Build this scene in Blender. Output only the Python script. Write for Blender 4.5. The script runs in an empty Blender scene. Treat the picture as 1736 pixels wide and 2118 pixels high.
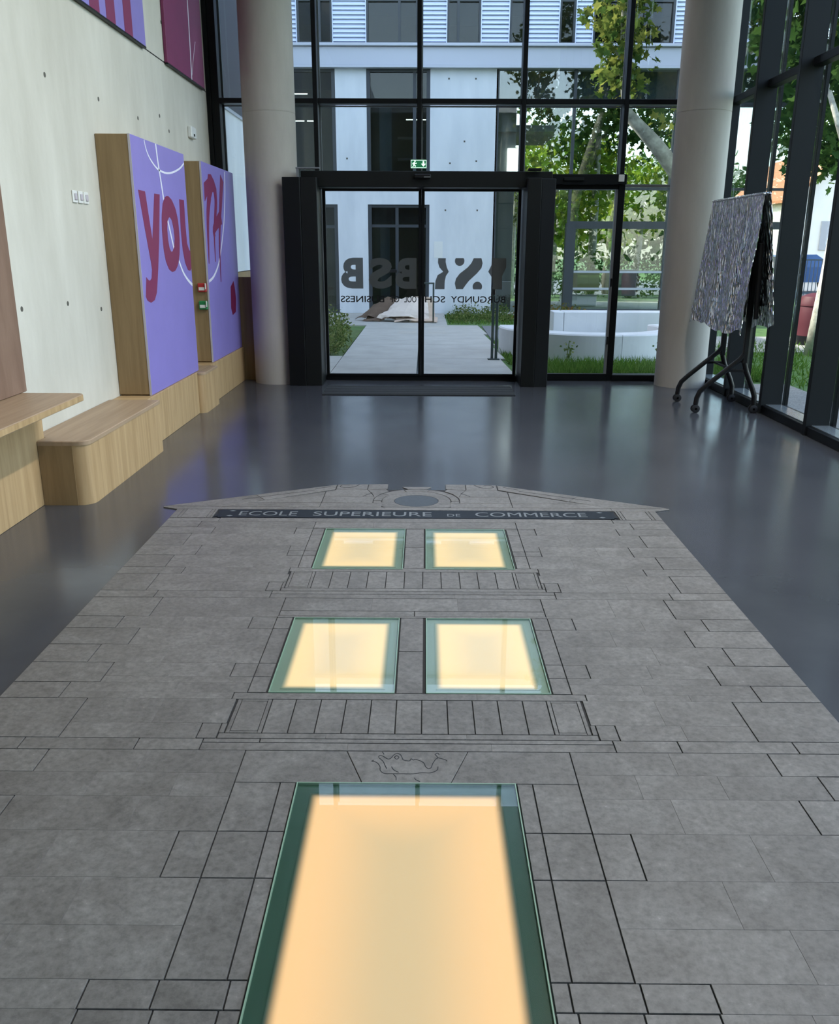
import bpy, bmesh, math, random
import numpy as np
from mathutils import Vector, Matrix
random.seed(7); rng = np.random.default_rng(7)
S = bpy.context.scene
COL = S.collection
PI = math.pi

# ------------------------------------------------------------------ camera, world, sun, exposure
cam = bpy.data.cameras.new('camera')
cam_o = bpy.data.objects.new('camera', cam); COL.objects.link(cam_o)
S.camera = cam_o
FPX, PITCH, YAW, ROLL, CAMH = 1787.0, math.atan(547/1787), math.radians(0.30), 0.004, 1.6
cam.sensor_fit = 'VERTICAL'; cam.sensor_height = 24.0; cam.lens = 24.0*FPX/2118.0
cam.clip_start = 0.05; cam.clip_end = 400
f = Vector((-math.sin(YAW)*math.cos(PITCH), math.cos(YAW)*math.cos(PITCH), -math.sin(PITCH)))
r = f.cross(Vector((0, 0, 1))).normalized(); u = r.cross(f)
r2 = r*math.cos(ROLL)+u*math.sin(ROLL); u2 = u*math.cos(ROLL)-r*math.sin(ROLL)
M = Matrix((r2, u2, -f)).transposed().to_4x4(); M.translation = (0, 0, CAMH)
cam_o.matrix_world = M

SUN = Vector((-0.72, 0.22, 0.66)).normalized()
world = bpy.data.worlds.new('sky'); S.world = world; world.use_nodes = True
wn = world.node_tree; wn.nodes.clear()
wo = wn.nodes.new('ShaderNodeOutputWorld'); wb = wn.nodes.new('ShaderNodeBackground'); ws = wn.nodes.new('ShaderNodeTexSky')
ws.sky_type = 'NISHITA'; ws.sun_disc = False
ws.sun_elevation = math.asin(SUN.z); ws.sun_rotation = math.atan2(SUN.x, SUN.y)
ws.air_density = 1.1; ws.dust_density = 1.6; ws.ozone_density = 1.2
wb.inputs['Strength'].default_value = 0.62
wh = wn.nodes.new('ShaderNodeHueSaturation'); wh.inputs['Saturation'].default_value = .78
wn.links.new(ws.outputs[0], wh.inputs['Color']); wn.links.new(wh.outputs[0], wb.inputs[0]); wn.links.new(wb.outputs[0], wo.inputs[0])
sl = bpy.data.lights.new('sun', 'SUN'); sl.energy = 5.5; sl.color = (1.0, 0.93, 0.80); sl.angle = 0.01
sun = bpy.data.objects.new('sun', sl); COL.objects.link(sun); sun.location = (-20, 10, 30)
sun.rotation_euler = SUN.to_track_quat('Z', 'Y').to_euler()
S.view_settings.view_transform = 'Standard'; S.view_settings.look = 'None'
S.view_settings.gamma = 1.0; S.view_settings.use_curve_mapping = False
S.view_settings.exposure = 0.72
S.cycles.use_denoising = True
S.cycles.transparent_max_bounces = 24
S.cycles.max_bounces = 10; S.cycles.diffuse_bounces = 5; S.cycles.glossy_bounces = 5
S.cycles.caustics_reflective = False; S.cycles.caustics_refractive = False
S.cycles.sample_clamp_indirect = 6.0

# ------------------------------------------------------------------ helpers
class MB:
    def __init__(s): s.v = []; s.f = []
    def add(s, vs, fs):
        n = len(s.v); s.v += [tuple(v) for v in vs]; s.f += [tuple(i+n for i in q) for q in fs]; return s
    def box(s, x0, x1, y0, y1, z0, z1):
        return s.add([(x0,y0,z0),(x1,y0,z0),(x1,y1,z0),(x0,y1,z0),(x0,y0,z1),(x1,y0,z1),(x1,y1,z1),(x0,y1,z1)],
                     [(3,2,1,0),(4,5,6,7),(0,1,5,4),(1,2,6,5),(2,3,7,6),(3,0,4,7)])
    def bbox(s, x0, x1, y0, y1, z0, z1, b=0.004):
        """box with all its edges chamfered"""
        b = min(b, (x1-x0)*.45, (y1-y0)*.45, (z1-z0)*.45)
        bm = bmesh.new(); mb = MB().box(x0, x1, y0, y1, z0, z1)
        vs = [bm.verts.new(v) for v in mb.v]
        for q in mb.f: bm.faces.new([vs[i] for i in q])
        bmesh.ops.bevel(bm, geom=bm.edges[:], offset=b, segments=1, affect='EDGES', profile=.5)
        bm.verts.index_update()
        s.add([v.co[:] for v in bm.verts], [[v.index for v in q.verts] for q in bm.faces]); bm.free(); return s
    def prism(s, poly, z0, z1, cham=0.0):
        """convex or simple polygon in XY extruded along z, chamfered at the top rim"""
        n = len(poly)
        if cham:
            ins = inset(poly, cham)
            vs = [(x,y,z0) for x,y in poly]+[(x,y,z1-cham) for x,y in poly]+[(x,y,z1) for x,y in ins]
            fs = [tuple(range(n))[::-1], tuple(range(2*n,3*n))]
            for k in (0, n):
                fs += [(k+i, k+(i+1)%n, k+n+(i+1)%n, k+n+i) for i in range(n)]
        else:
            vs = [(x,y,z0) for x,y in poly]+[(x,y,z1) for x,y in poly]
            fs = [tuple(range(n))[::-1], tuple(range(n,2*n))]+[(i,(i+1)%n,n+(i+1)%n,n+i) for i in range(n)]
        return s.add(vs, fs)
    def tube(s, pts, rad, n=10, cap=True):
        pts = [Vector(p) for p in pts]; m = len(pts)
        rads = rad if hasattr(rad, '__len__') else [rad]*m
        rings = []; prev = None
        for i, p in enumerate(pts):
            t = (pts[min(i+1,m-1)]-pts[max(i-1,0)]).normalized()
            if prev is None:
                a = t.orthogonal().normalized()
            else:
                a = (prev - t*prev.dot(t)).normalized()
            prev = a; b = t.cross(a)
            rings += [p+(a*math.cos(2*PI*k/n)+b*math.sin(2*PI*k/n))*rads[i] for k in range(n)]
        fs = [(i*n+k, i*n+(k+1)%n, (i+1)*n+(k+1)%n, (i+1)*n+k) for i in range(m-1) for k in range(n)]
        if cap: fs += [tuple(range(n))[::-1], tuple(range((m-1)*n, m*n))]
        return s.add(rings, fs)
    def lathe(s, prof, cx, cy, n=48):
        m = len(prof)
        vs = [(cx+rr*math.cos(2*PI*k/n), cy+rr*math.sin(2*PI*k/n), z) for rr, z in prof for k in range(n)]
        fs = [(i*n+k, i*n+(k+1)%n, (i+1)*n+(k+1)%n, (i+1)*n+k) for i in range(m-1) for k in range(n)]
        fs += [tuple(range(n))[::-1], tuple(range((m-1)*n, m*n))]
        return s.add(vs, fs)
    def ribbon(s, pts, w, fn):
        """flat stroke in 2-D with width(s) w, fn maps (a,b,side) to 3-D; side 0 back, 1 front"""
        pts = smooth2(pts); m = len(pts); L = []; R_ = []
        for i, p in enumerate(pts):
            a = pts[max(i-1,0)]; b = pts[min(i+1,m-1)]
            d = math.hypot(b[0]-a[0], b[1]-a[1]) or 1e-6
            nx, ny = -(b[1]-a[1])/d, (b[0]-a[0])/d
            ww = (w[0]+(w[1]-w[0])*i/(m-1)) if hasattr(w, '__len__') else w
            L.append((p[0]+nx*ww/2, p[1]+ny*ww/2)); R_.append((p[0]-nx*ww/2, p[1]-ny*ww/2))
        vs = [fn(a,b,sd) for sd in (0,1) for row in (L,R_) for a,b in row]
        fs = []
        for i in range(m-1):
            fs += [(2*m+i, 2*m+i+1, 3*m+i+1, 3*m+i), (i, m+i, m+i+1, i+1),
                   (i, i+1, 2*m+i+1, 2*m+i), (m+i, 3*m+i, 3*m+i+1, m+i+1)]
        return s.add(vs, fs)
    def plate(s, poly, fn):
        """simple (maybe concave) polygon as a thin plate, fn(a,b,side)"""
        n = len(poly)
        vs = [fn(a,b,0) for a,b in poly]+[fn(a,b,1) for a,b in poly]
        fs = [tuple(range(n))[::-1], tuple(range(n,2*n))]+[(i,(i+1)%n,n+(i+1)%n,n+i) for i in range(n)]
        return s.add(vs, fs)

def inset(poly, d):
    n = len(poly); out = []
    area = sum(poly[i][0]*poly[(i+1)%n][1]-poly[(i+1)%n][0]*poly[i][1] for i in range(n))
    sg = 1 if area > 0 else -1
    for i in range(n):
        p0, p1, p2 = poly[i-1], poly[i], poly[(i+1)%n]
        a = Vector((p1[0]-p0[0], p1[1]-p0[1])).normalized(); b = Vector((p2[0]-p1[0], p2[1]-p1[1])).normalized()
        na = Vector((-a.y, a.x))*sg; nb = Vector((-b.y, b.x))*sg
        k = na+nb; den = max(k.length_squared/2, .25)
        out.append((p1[0]+k.x*d/den, p1[1]+k.y*d/den))
    return out

def smooth2(pts, sub=4):
    if len(pts) < 3: return pts
    P = [pts[0]]+list(pts)+[pts[-1]]; out = []
    for i in range(1, len(P)-2):
        for k in range(sub):
            t = k/sub
            out.append(tuple(.5*(2*P[i][c]+(P[i+1][c]-P[i-1][c])*t+(2*P[i-1][c]-5*P[i][c]+4*P[i+1][c]-P[i+2][c])*t*t
                              +(3*P[i][c]-P[i-1][c]-3*P[i+1][c]+P[i+2][c])*t**3) for c in range(2)))
    out.append(pts[-1]); return out

def obj(name, mb, mat, parent=None, smooth=False, kind=None, label=None, recalc=True):
    v = np.array(mb.v, dtype=np.float64)
    c = (v.min(0)+v.max(0))/2
    me = bpy.data.meshes.new(name); me.from_pydata((v-c).tolist(), [], mb.f)
    if recalc and len(mb.f) < 20000:
        bm = bmesh.new(); bm.from_mesh(me); bmesh.ops.recalc_face_normals(bm, faces=bm.faces)
        if smooth == 'auto':
            for e in bm.edges:
                e.smooth = len(e.link_faces) == 2 and e.calc_face_angle(0) < .7
            for q in bm.faces: q.smooth = True
        bm.to_mesh(me); bm.free()
    if smooth is True:
        me.polygons.foreach_set('use_smooth', [True]*len(me.polygons))
    me.materials.append(mat)
    o = bpy.data.objects.new(name, me); COL.objects.link(o); o.location = c
    if parent is not None: attach(o, parent)
    if kind: o['kind'] = kind
    if label: o['label'] = label
    return o

def world_loc(o):
    p = Vector((0,0,0))
    while o is not None:
        p = p+o.location if o.parent is None else p+o.location+o.matrix_parent_inverse.translation
        o = o.parent
    return p
def attach(o, parent):
    o.parent = parent; o.matrix_parent_inverse = Matrix.Translation(-world_loc(parent))
def tag(o, label=None, cat=None, group=None, kind=None):
    for k, v in (('label',label),('category',cat),('group',group),('kind',kind)):
        if v: o[k] = v
    return o
def thing(name, loc, label=None, cat=None, group=None, kind=None):
    o = bpy.data.objects.new(name, None); COL.objects.link(o); o.location = loc; o.empty_display_size = .1
    return tag(o, label, cat, group, kind)
def copy_part(src, parent, offset):
    c = src.copy(); COL.objects.link(c); c.parent = None; c.matrix_parent_inverse = Matrix()
    c.location = world_loc(src)+Vector(offset); attach(c, parent); return c

def text_mesh(body, x0, x1, y0, y1, bold=0.0):
    """flat lettering outline mesh (2-D verts, faces) fitted to a box"""
    cu = bpy.data.curves.new('t', 'FONT'); cu.body = body; cu.size = 1; cu.resolution_u = 4; cu.offset = bold
    o = bpy.data.objects.new('t', cu); COL.objects.link(o)
    dg = bpy.context.evaluated_depsgraph_get(); dg.update()
    me = bpy.data.meshes.new_from_object(o.evaluated_get(dg))
    V = np.array([v.co[:2] for v in me.vertices]); F = [tuple(p.vertices) for p in me.polygons]
    bpy.data.objects.remove(o); bpy.data.curves.remove(cu); bpy.data.meshes.remove(me)
    lo, hi = V.min(0), V.max(0)
    V = (V-lo)/(hi-lo)*np.array([x1-x0, y1-y0])+np.array([x0, y0])
    return V.tolist(), F
def text_plate(mb, body, x0, x1, y0, y1, fn, bold=0.0):
    V, F = text_mesh(body, x0, x1, y0, y1, bold); n = len(V)
    vs = [fn(a,b,0) for a,b in V]+[fn(a,b,1) for a,b in V]
    fs = [tuple(q[::-1]) for q in F]+[tuple(i+n for i in q) for q in F]
    cnt = {}
    for q in F:
        for i in range(len(q)):
            e = (q[i], q[(i+1)%len(q)]); cnt[e] = 1
    for (a,b) in cnt:
        if (b,a) not in cnt: fs.append((a,b,b+n,a+n))
    return mb.add(vs, fs)

# ------------------------------------------------------------------ materials
def new_mat(name):
    m = bpy.data.materials.new(name); m.use_nodes = True
    return m, m.node_tree, m.node_tree.nodes['Principled BSDF']
def N(nt, t, **kw):
    n = nt.nodes.new(t)
    for k, v in kw.items(): setattr(n, k, v)
    return n
def setin(n, **kw):
    for k, v in kw.items(): n.inputs[k.replace('_',' ')].default_value = v
    return n
def c4(c): return (c[0], c[1], c[2], 1)
def plain(name, col, rough=.5, metal=0, spec=.5, var=0.0, scale=20, bump=0):
    m, nt, b = new_mat(name)
    b.inputs['Base Color'].default_value = c4(col); b.inputs['Roughness'].default_value = rough
    b.inputs['Metallic'].default_value = metal; b.inputs['Specular IOR Level'].default_value = spec
    if var or bump:
        g = N(nt,'ShaderNodeNewGeometry'); no = setin(N(nt,'ShaderNodeTexNoise'), Scale=scale, Detail=5.0, Roughness=.6)
        nt.links.new(g.outputs['Position'], no.inputs['Vector'])
        if var:
            mr = setin(N(nt,'ShaderNodeMapRange'), To_Min=1-var, To_Max=1+var); mr.inputs['From Min'].default_value=.3; mr.inputs['From Max'].default_value=.7
            mx = N(nt,'ShaderNodeMix', data_type='RGBA', blend_type='MULTIPLY'); mx.inputs[0].default_value = 1
            mx.inputs[6].default_value = c4(col)
            nt.links.new(no.outputs['Fac'], mr.inputs['Value']); nt.links.new(mr.outputs[0], mx.inputs[7]); nt.links.new(mx.outputs[2], b.inputs['Base Color'])
        if bump:
            bp = setin(N(nt,'ShaderNodeBump'), Strength=bump, Distance=.01); nt.links.new(no.outputs['Fac'], bp.inputs['Height']); nt.links.new(bp.outputs[0], b.inputs['Normal'])
    return m
def ramp(nt, stops):
    rp = N(nt,'ShaderNodeValToRGB'); cr = rp.color_ramp
    while len(cr.elements) < len(stops): cr.elements.new(.5)
    for e, (p, c) in zip(cr.elements, stops): e.position = p; e.color = c4(c)
    return rp
def mapped(nt, scale, use='Position'):
    g = N(nt,'ShaderNodeNewGeometry'); mp = N(nt,'ShaderNodeMapping'); mp.inputs['Scale'].default_value = scale
    nt.links.new(g.outputs[use], mp.inputs['Vector']); return mp

def concrete_wall(name, a, b_, scale=(1,1,1), rough=.75):
    m, nt, b = new_mat(name)
    mp = mapped(nt, (1.3, 1.3, .35)); n1 = setin(N(nt,'ShaderNodeTexNoise'), Scale=1.6, Detail=7.0, Roughness=.62)
    nt.links.new(mp.outputs[0], n1.inputs['Vector'])
    rp = ramp(nt, [(.3, a), (.7, b_)]); nt.links.new(n1.outputs['Fac'], rp.inputs[0])
    mp2 = mapped(nt, (1,1,1)); n2 = setin(N(nt,'ShaderNodeTexNoise'), Scale=26.0, Detail=6.0)
    nt.links.new(mp2.outputs[0], n2.inputs['Vector'])
    bp = setin(N(nt,'ShaderNodeBump'), Strength=.12, Distance=.01); nt.links.new(n2.outputs['Fac'], bp.inputs['Height'])
    nt.links.new(rp.outputs[0], b.inputs['Base Color']); nt.links.new(bp.outputs[0], b.inputs['Normal'])
    b.inputs['Roughness'].default_value = rough; b.inputs['Specular IOR Level'].default_value = .3
    return m
def wood(name, dark, light, sc):
    """oak veneer with straight grain; sc = position scale, small along the grain"""
    m, nt, b = new_mat(name)
    mp = mapped(nt, sc); n1 = setin(N(nt,'ShaderNodeTexNoise'), Scale=3.0, Detail=6.0, Roughness=.6, Distortion=.4)
    nt.links.new(mp.outputs[0], n1.inputs['Vector'])
    rp = ramp(nt, [(.28, dark), (.72, light)]); nt.links.new(n1.outputs['Fac'], rp.inputs[0])
    nt.links.new(rp.outputs[0], b.inputs['Base Color'])
    b.inputs['Roughness'].default_value = .5; b.inputs['Specular IOR Level'].default_value = .35
    return m
def glass(name, tint, refl=.05, gloss=(1,1,1), grow=.85):
    m, nt, b = new_mat(name); nt.nodes.remove(b); out = nt.nodes['Material Output']
    t = N(nt,'ShaderNodeBsdfTransparent'); t.inputs[0].default_value = c4(tint)
    g = N(nt,'ShaderNodeBsdfGlossy'); g.inputs['Roughness'].default_value = .0; g.inputs['Color'].default_value = c4(gloss)
    lw = N(nt,'ShaderNodeLayerWeight'); lw.inputs['Blend'].default_value = .5
    p = N(nt,'ShaderNodeMath', operation='POWER'); p.inputs[1].default_value = 5
    ma = N(nt,'ShaderNodeMath', operation='MULTIPLY_ADD'); ma.inputs[1].default_value = grow; ma.inputs[2].default_value = refl
    mx = N(nt,'ShaderNodeMixShader')
    nt.links.new(lw.outputs['Facing'], p.inputs[0]); nt.links.new(p.outputs[0], ma.inputs[0]); nt.links.new(ma.outputs[0], mx.inputs[0])
    nt.links.new(t.outputs[0], mx.inputs[1]); nt.links.new(g.outputs[0], mx.inputs[2]); nt.links.new(mx.outputs[0], out.inputs[0])
    return m
def emit(name, col, st):
    m, nt, b = new_mat(name)
    b.inputs['Base Color'].default_value = c4(tuple(.8*k for k in col)); b.inputs['Emission Color'].default_value = c4(col); b.inputs['Emission Strength'].default_value = st
    return m
def leaf_mat(name, cols, trans=.45):
    m, nt, b = new_mat(name); nt.nodes.remove(b); out = nt.nodes['Material Output']
    g = N(nt,'ShaderNodeNewGeometry'); n = len(cols)
    rp = ramp(nt, [(i/(n-1), c) for i, c in enumerate(cols)]); nt.links.new(g.outputs['Random Per Island'], rp.inputs[0])
    d = N(nt,'ShaderNodeBsdfDiffuse'); t = N(nt,'ShaderNodeBsdfTranslucent'); mx = N(nt,'ShaderNodeMixShader'); mx.inputs[0].default_value = trans
    for q in (d, t): nt.links.new(rp.outputs[0], q.inputs[0])
    nt.links.new(d.outputs[0], mx.inputs[1]); nt.links.new(t.outputs[0], mx.inputs[2]); nt.links.new(mx.outputs[0], out.inputs[0])
    return m

def floor_material():
    m, nt, b = new_mat('polished_concrete')
    mp = mapped(nt, (1,1,1)); n1 = setin(N(nt,'ShaderNodeTexNoise'), Scale=.9, Detail=8.0, Roughness=.6)
    nt.links.new(mp.outputs[0], n1.inputs['Vector'])
    rp = ramp(nt, [(.3,(.047,.052,.062)),(.7,(.074,.080,.091))]); nt.links.new(n1.outputs['Fac'], rp.inputs[0])
    nt.links.new(rp.outputs[0], b.inputs['Base Color'])
    n2 = setin(N(nt,'ShaderNodeTexNoise'), Scale=2.2, Detail=5.0); nt.links.new(mp.outputs[0], n2.inputs['Vector'])
    mr = setin(N(nt,'ShaderNodeMapRange'), To_Min=.13, To_Max=.24); nt.links.new(n2.outputs['Fac'], mr.inputs['Value']); nt.links.new(mr.outputs[0], b.inputs['Roughness'])
    b.inputs['Specular IOR Level'].default_value = .55
    return m
def stone_material():
    m, nt, b = new_mat('grey_limestone')
    mp = mapped(nt, (1,1,1))
    oi = N(nt,'ShaderNodeObjectInfo')
    off = N(nt,'ShaderNodeVectorMath', operation='ADD'); sc = N(nt,'ShaderNodeVectorMath', operation='SCALE'); sc.inputs['Scale'].default_value = 40
    cx = N(nt,'ShaderNodeCombineXYZ')
    for k in range(3): nt.links.new(oi.outputs['Random'], cx.inputs[k])
    nt.links.new(cx.outputs[0], sc.inputs[0]); nt.links.new(mp.outputs[0], off.inputs[0]); nt.links.new(sc.outputs[0], off.inputs[1])
    n1 = setin(N(nt,'ShaderNodeTexNoise'), Scale=5.0, Detail=9.0, Roughness=.68, Distortion=.6); nt.links.new(off.outputs[0], n1.inputs['Vector'])
    rp = ramp(nt, [(.28,(.122,.114,.105)),(.5,(.166,.157,.147)),(.72,(.212,.204,.193))]); nt.links.new(n1.outputs['Fac'], rp.inputs[0])
    n2 = setin(N(nt,'ShaderNodeTexNoise'), Scale=45.0, Detail=6.0, Roughness=.7); nt.links.new(off.outputs[0], n2.inputs['Vector'])
    r2_ = ramp(nt, [(.36,(.74,.74,.74)),(.52,(1,1,1)),(.66,(1.16,1.16,1.16)),(.74,(1.75,1.75,1.72))]); nt.links.new(n2.outputs['Fac'], r2_.inputs[0])
    m1 = N(nt,'ShaderNodeMix', data_type='RGBA', blend_type='MULTIPLY'); m1.inputs[0].default_value = 1
    nt.links.new(rp.outputs[0], m1.inputs[6]); nt.links.new(r2_.outputs[0], m1.inputs[7])
    mr = setin(N(nt,'ShaderNodeMapRange'), To_Min=.93, To_Max=1.07); nt.links.new(oi.outputs['Random'], mr.inputs['Value'])
    m2 = N(nt,'ShaderNodeMix', data_type='RGBA', blend_type='MULTIPLY'); m2.inputs[0].default_value = 1
    nt.links.new(m1.outputs[2], m2.inputs[6]); nt.links.new(mr.outputs[0], m2.inputs[7]); nt.links.new(m2.outputs[2], b.inputs['Base Color'])
    bp = setin(N(nt,'ShaderNodeBump'), Strength=.25, Distance=.003); nt.links.new(n2.outputs['Fac'], bp.inputs['Height']); nt.links.new(bp.outputs[0], b.inputs['Normal'])
    b.inputs['Roughness'].default_value = .48; b.inputs['Specular IOR Level'].default_value = .4
    return m
def foil_material():
    m, nt, b = new_mat('silver_foil')
    mp = mapped(nt, (1.5, 1.9, .55)); n = setin(N(nt,'ShaderNodeTexNoise', noise_type='RIDGED_MULTIFRACTAL'), Scale=4.0, Detail=4.0, Distortion=1.2)
    v = setin(N(nt,'ShaderNodeTexVoronoi'), Scale=22.0)
    nt.links.new(mp.outputs[0], n.inputs['Vector']); nt.links.new(mp.outputs[0], v.inputs['Vector'])
    ad = N(nt,'ShaderNodeMath', operation='MULTIPLY_ADD'); ad.inputs[1].default_value = .5
    nt.links.new(v.outputs['Distance'], ad.inputs[0]); nt.links.new(n.outputs[0], ad.inputs[2])
    bp = setin(N(nt,'ShaderNodeBump'), Strength=1.0, Distance=.045); nt.links.new(ad.outputs[0], bp.inputs['Height']); nt.links.new(bp.outputs[0], b.inputs['Normal'])
    setin(b, Base_Color=(.70,.72,.735,1), Metallic=1.0, Roughness=.11)
    return m
def lit_panel_material(name, hx, hy, base, col, core, st):
    """edge-lit frosted diffuser: luminance falls to nothing at the rim and dips in the middle (object space)"""
    m, nt, b = new_mat(name)
    tc = N(nt,'ShaderNodeTexCoord'); sp = N(nt,'ShaderNodeSeparateXYZ'); nt.links.new(tc.outputs['Object'], sp.inputs[0])
    def edge(i, h):
        a = N(nt,'ShaderNodeMath', operation='ABSOLUTE'); nt.links.new(sp.outputs[i], a.inputs[0])
        s_ = N(nt,'ShaderNodeMath', operation='SUBTRACT'); s_.inputs[0].default_value = h; nt.links.new(a.outputs[0], s_.inputs[1]); return s_
    ex, ey = edge(0, hx), edge(1, hy)
    mn = N(nt,'ShaderNodeMath', operation='SMOOTH_MIN'); mn.inputs[2].default_value = .02
    nt.links.new(ex.outputs[0], mn.inputs[0]); nt.links.new(ey.outputs[0], mn.inputs[1])
    a = setin(N(nt,'ShaderNodeMapRange', interpolation_type='SMOOTHSTEP'), From_Min=0.0, From_Max=.032); nt.links.new(mn.outputs[0], a.inputs['Value'])
    d = setin(N(nt,'ShaderNodeMapRange', interpolation_type='SMOOTHSTEP'), From_Min=.03, From_Max=min(hx,hy)*.95); nt.links.new(mn.outputs[0], d.inputs['Value'])
    mc = N(nt,'ShaderNodeMix', data_type='RGBA'); mc.inputs[6].default_value = c4(col); mc.inputs[7].default_value = c4(core)
    nt.links.new(d.outputs[0], mc.inputs[0])
    ms = N(nt,'ShaderNodeMath', operation='MULTIPLY'); ms.inputs[1].default_value = st; nt.links.new(a.outputs[0], ms.inputs[0])
    b.inputs['Base Color'].default_value = c4(base); b.inputs['Roughness'].default_value = .6
    nt.links.new(mc.outputs[2], b.inputs['Emission Color']); nt.links.new(ms.outputs[0], b.inputs['Emission Strength'])
    return m

MT = dict(
    floor=floor_material(), stone=stone_material(), foil=foil_material(),
    grout=plain('dark_grout', (.022,.022,.024), .8), inlay=plain('dark_inlay', (.014,.018,.024), .55, spec=.2, var=.15, scale=60),
    oculus=plain('dark_grey_disc', (.052,.062,.072), .5, var=.12, scale=40), letter=plain('steel_letter', (.16,.175,.185), .5),
    wallc=concrete_wall('fair_faced_concrete', (.50,.475,.405), (.65,.625,.55)),
    extc=concrete_wall('outside_concrete', (.60,.63,.66), (.74,.76,.78)),
    colc=concrete_wall('column_concrete', (.40,.37,.325), (.52,.485,.43)),
    pave=concrete_wall('broom_concrete', (.37,.36,.32), (.47,.455,.41)),
    bench_stone=concrete_wall('pale_precast', (.52,.53,.54), (.64,.65,.65)),
    hole=plain('tie_hole_dark', (.10,.095,.08), .9),
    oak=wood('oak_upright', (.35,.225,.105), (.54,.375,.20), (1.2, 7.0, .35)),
    oak_shaded_dark=wood('oak_shaded_dark', (.22,.145,.068), (.33,.225,.115), (7.0, 1.2, .35)),  # same oak darkened: shade on camera-facing sides put into colour, also dark boards
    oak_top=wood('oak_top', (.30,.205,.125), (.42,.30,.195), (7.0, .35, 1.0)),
    oak_red=wood('brown_veneer', (.17,.10,.068), (.27,.175,.125), (1.2, 3.0, .5)),
    purple=plain('lilac_print', (.25,.205,.545), .45, var=.05, scale=2), magenta=plain('magenta_print', (.20,.022,.085), .5),
    magenta_d=plain('magenta_banner', (.20,.028,.10), .55, var=.1, scale=3), white_p=plain('white_print', (.78,.77,.86), .5),
    panel_edge=plain('pale_panel_edge', (.50,.46,.50), .5), blot=plain('crimson_print', (.16,.006,.05), .5),
    frame=plain('black_aluminium', (.004,.005,.006), .4, .0, .22), fin=plain('anthracite_fin', (.010,.0125,.0145), .5, 0, .22),
    frame_l=plain('grey_gasket', (.16,.17,.18), .5), sill=plain('anodised_sill', (.30,.36,.40), .25, .6),
    post=plain('post_cladding', (.006,.0075,.0075), .45, 0, .25), black=plain('black_steel', (.006,.006,.007), .4, 0, .3), rubber=plain('black_rubber', (.01,.01,.012), .6),
    mat1=plain('entrance_mat_brush', (.014,.017,.018), .9, var=.3, scale=90), mat2=plain('mat_aluminium', (.22,.23,.24), .4, .7),
    glass=glass('clear_glass', (.94,.965,.96), .04), glass_door=glass('door_glass', (.95,.965,.965), .03),
    glass_dark=glass('dark_glass', (.42,.48,.49), .03), glass_link=glass('link_glass', (.72,.77,.76), .08),
    floor_glass=glass('floor_glass', (.97,.98,.965), .02, grow=.5), film=None,
    green_border=plain('green_back_paint', (.035,.085,.062), .25), lit_border=plain('green_paint_with_glow', (.20,.28,.22), .3), green_edge=plain('green_glass_edge', (.25,.38,.28), .3),  # paler rims: reflection and panel glow put into the green
    metal_louver=plain('blue_grey_louver', (.60,.66,.80), .4, .15), fascia=plain('fascia_metal', (.46,.48,.54), .45, .1),
    dark_room=plain('dark_interior', (.13,.145,.14), .8), grey_room=plain('grey_interior', (.17,.19,.18), .8),
    win_frame=plain('dark_window_frame', (.035,.042,.05), .5), white=plain('white_plastic', (.75,.75,.72), .4), blind=plain('grey_blind', (.085,.10,.12),.7),
    red=plain('red_plastic', (.45,.03,.03), .4), green=plain('green_plastic', (.015,.20,.06), .4), exitg=emit('exit_green', (.01,.16,.06), .35), exitw=emit('exit_white', (.75,1,.85), .9),
    lamp=emit('tube_light', (1,.95,.85), 5.0), glare=emit('glare_stand_in', (1,1,1), 2.6),
    ceiling=plain('white_ceiling', (.70,.69,.66), .8), back=plain('back_wall_timber', (.16,.12,.09), .7),
    grass=leaf_mat('grass_blade', [(.05,.13,.015),(.10,.20,.03),(.16,.26,.05)], .3), soil=plain('grass_soil', (.075,.12,.03), .95, var=.4, scale=9),
    lawn=plain('lawn_ground', (.07,.145,.03), .95, var=.4, scale=6), asphalt=plain('asphalt', (.15,.155,.16), .9, var=.1), gravel=plain('gravel', (.30,.28,.25), .95, var=.45, scale=60, bump=.6),
    leaf=leaf_mat('plane_leaf', [(.045,.09,.022),(.085,.135,.03),(.15,.19,.042),(.24,.25,.055)], .45),
    leaf_dk=leaf_mat('deep_leaf', [(.022,.060,.018),(.045,.10,.025),(.08,.15,.035)], .4),
    leaf_lt=leaf_mat('lime_leaf', [(.10,.20,.02),(.20,.32,.035),(.38,.42,.05)], .5), leaf_sh=leaf_mat('shrub_leaf', [(.05,.09,.02),(.11,.16,.04),(.24,.26,.09)], .35),
    bark=plain('plane_bark', (.30,.30,.25), .9, var=.45, scale=7, bump=.4), bark_p=plain('pale_bark', (.62,.60,.52), .9, var=.4, scale=10, bump=.4),
    card=plain('cardboard', (.56,.43,.33), .85, var=.06, scale=5), card_d=plain('cardboard_inner', (.13,.085,.055), .9), card_p=plain('pale_cardboard', (.66,.56,.47), .85, var=.06, scale=4),
    bollard=plain('green_black_steel', (.03,.05,.045), .45), render_w=plain('cream_render', (.84,.80,.70), .85, var=.04, scale=2), tile=plain('orange_tile', (.52,.20,.09), .8, var=.3, scale=8),
    shutter=plain('grey_shutter', (.42,.42,.42), .7), bluefence=plain('blue_grey_bars', (.05,.075,.12), .5), carblue=plain('blue_car_paint', (.04,.12,.34), .25), red_d=plain('dark_red_plastic', (.11,.018,.028), .6), tan=plain('tan_board', (.42,.34,.18), .7),
)
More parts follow.
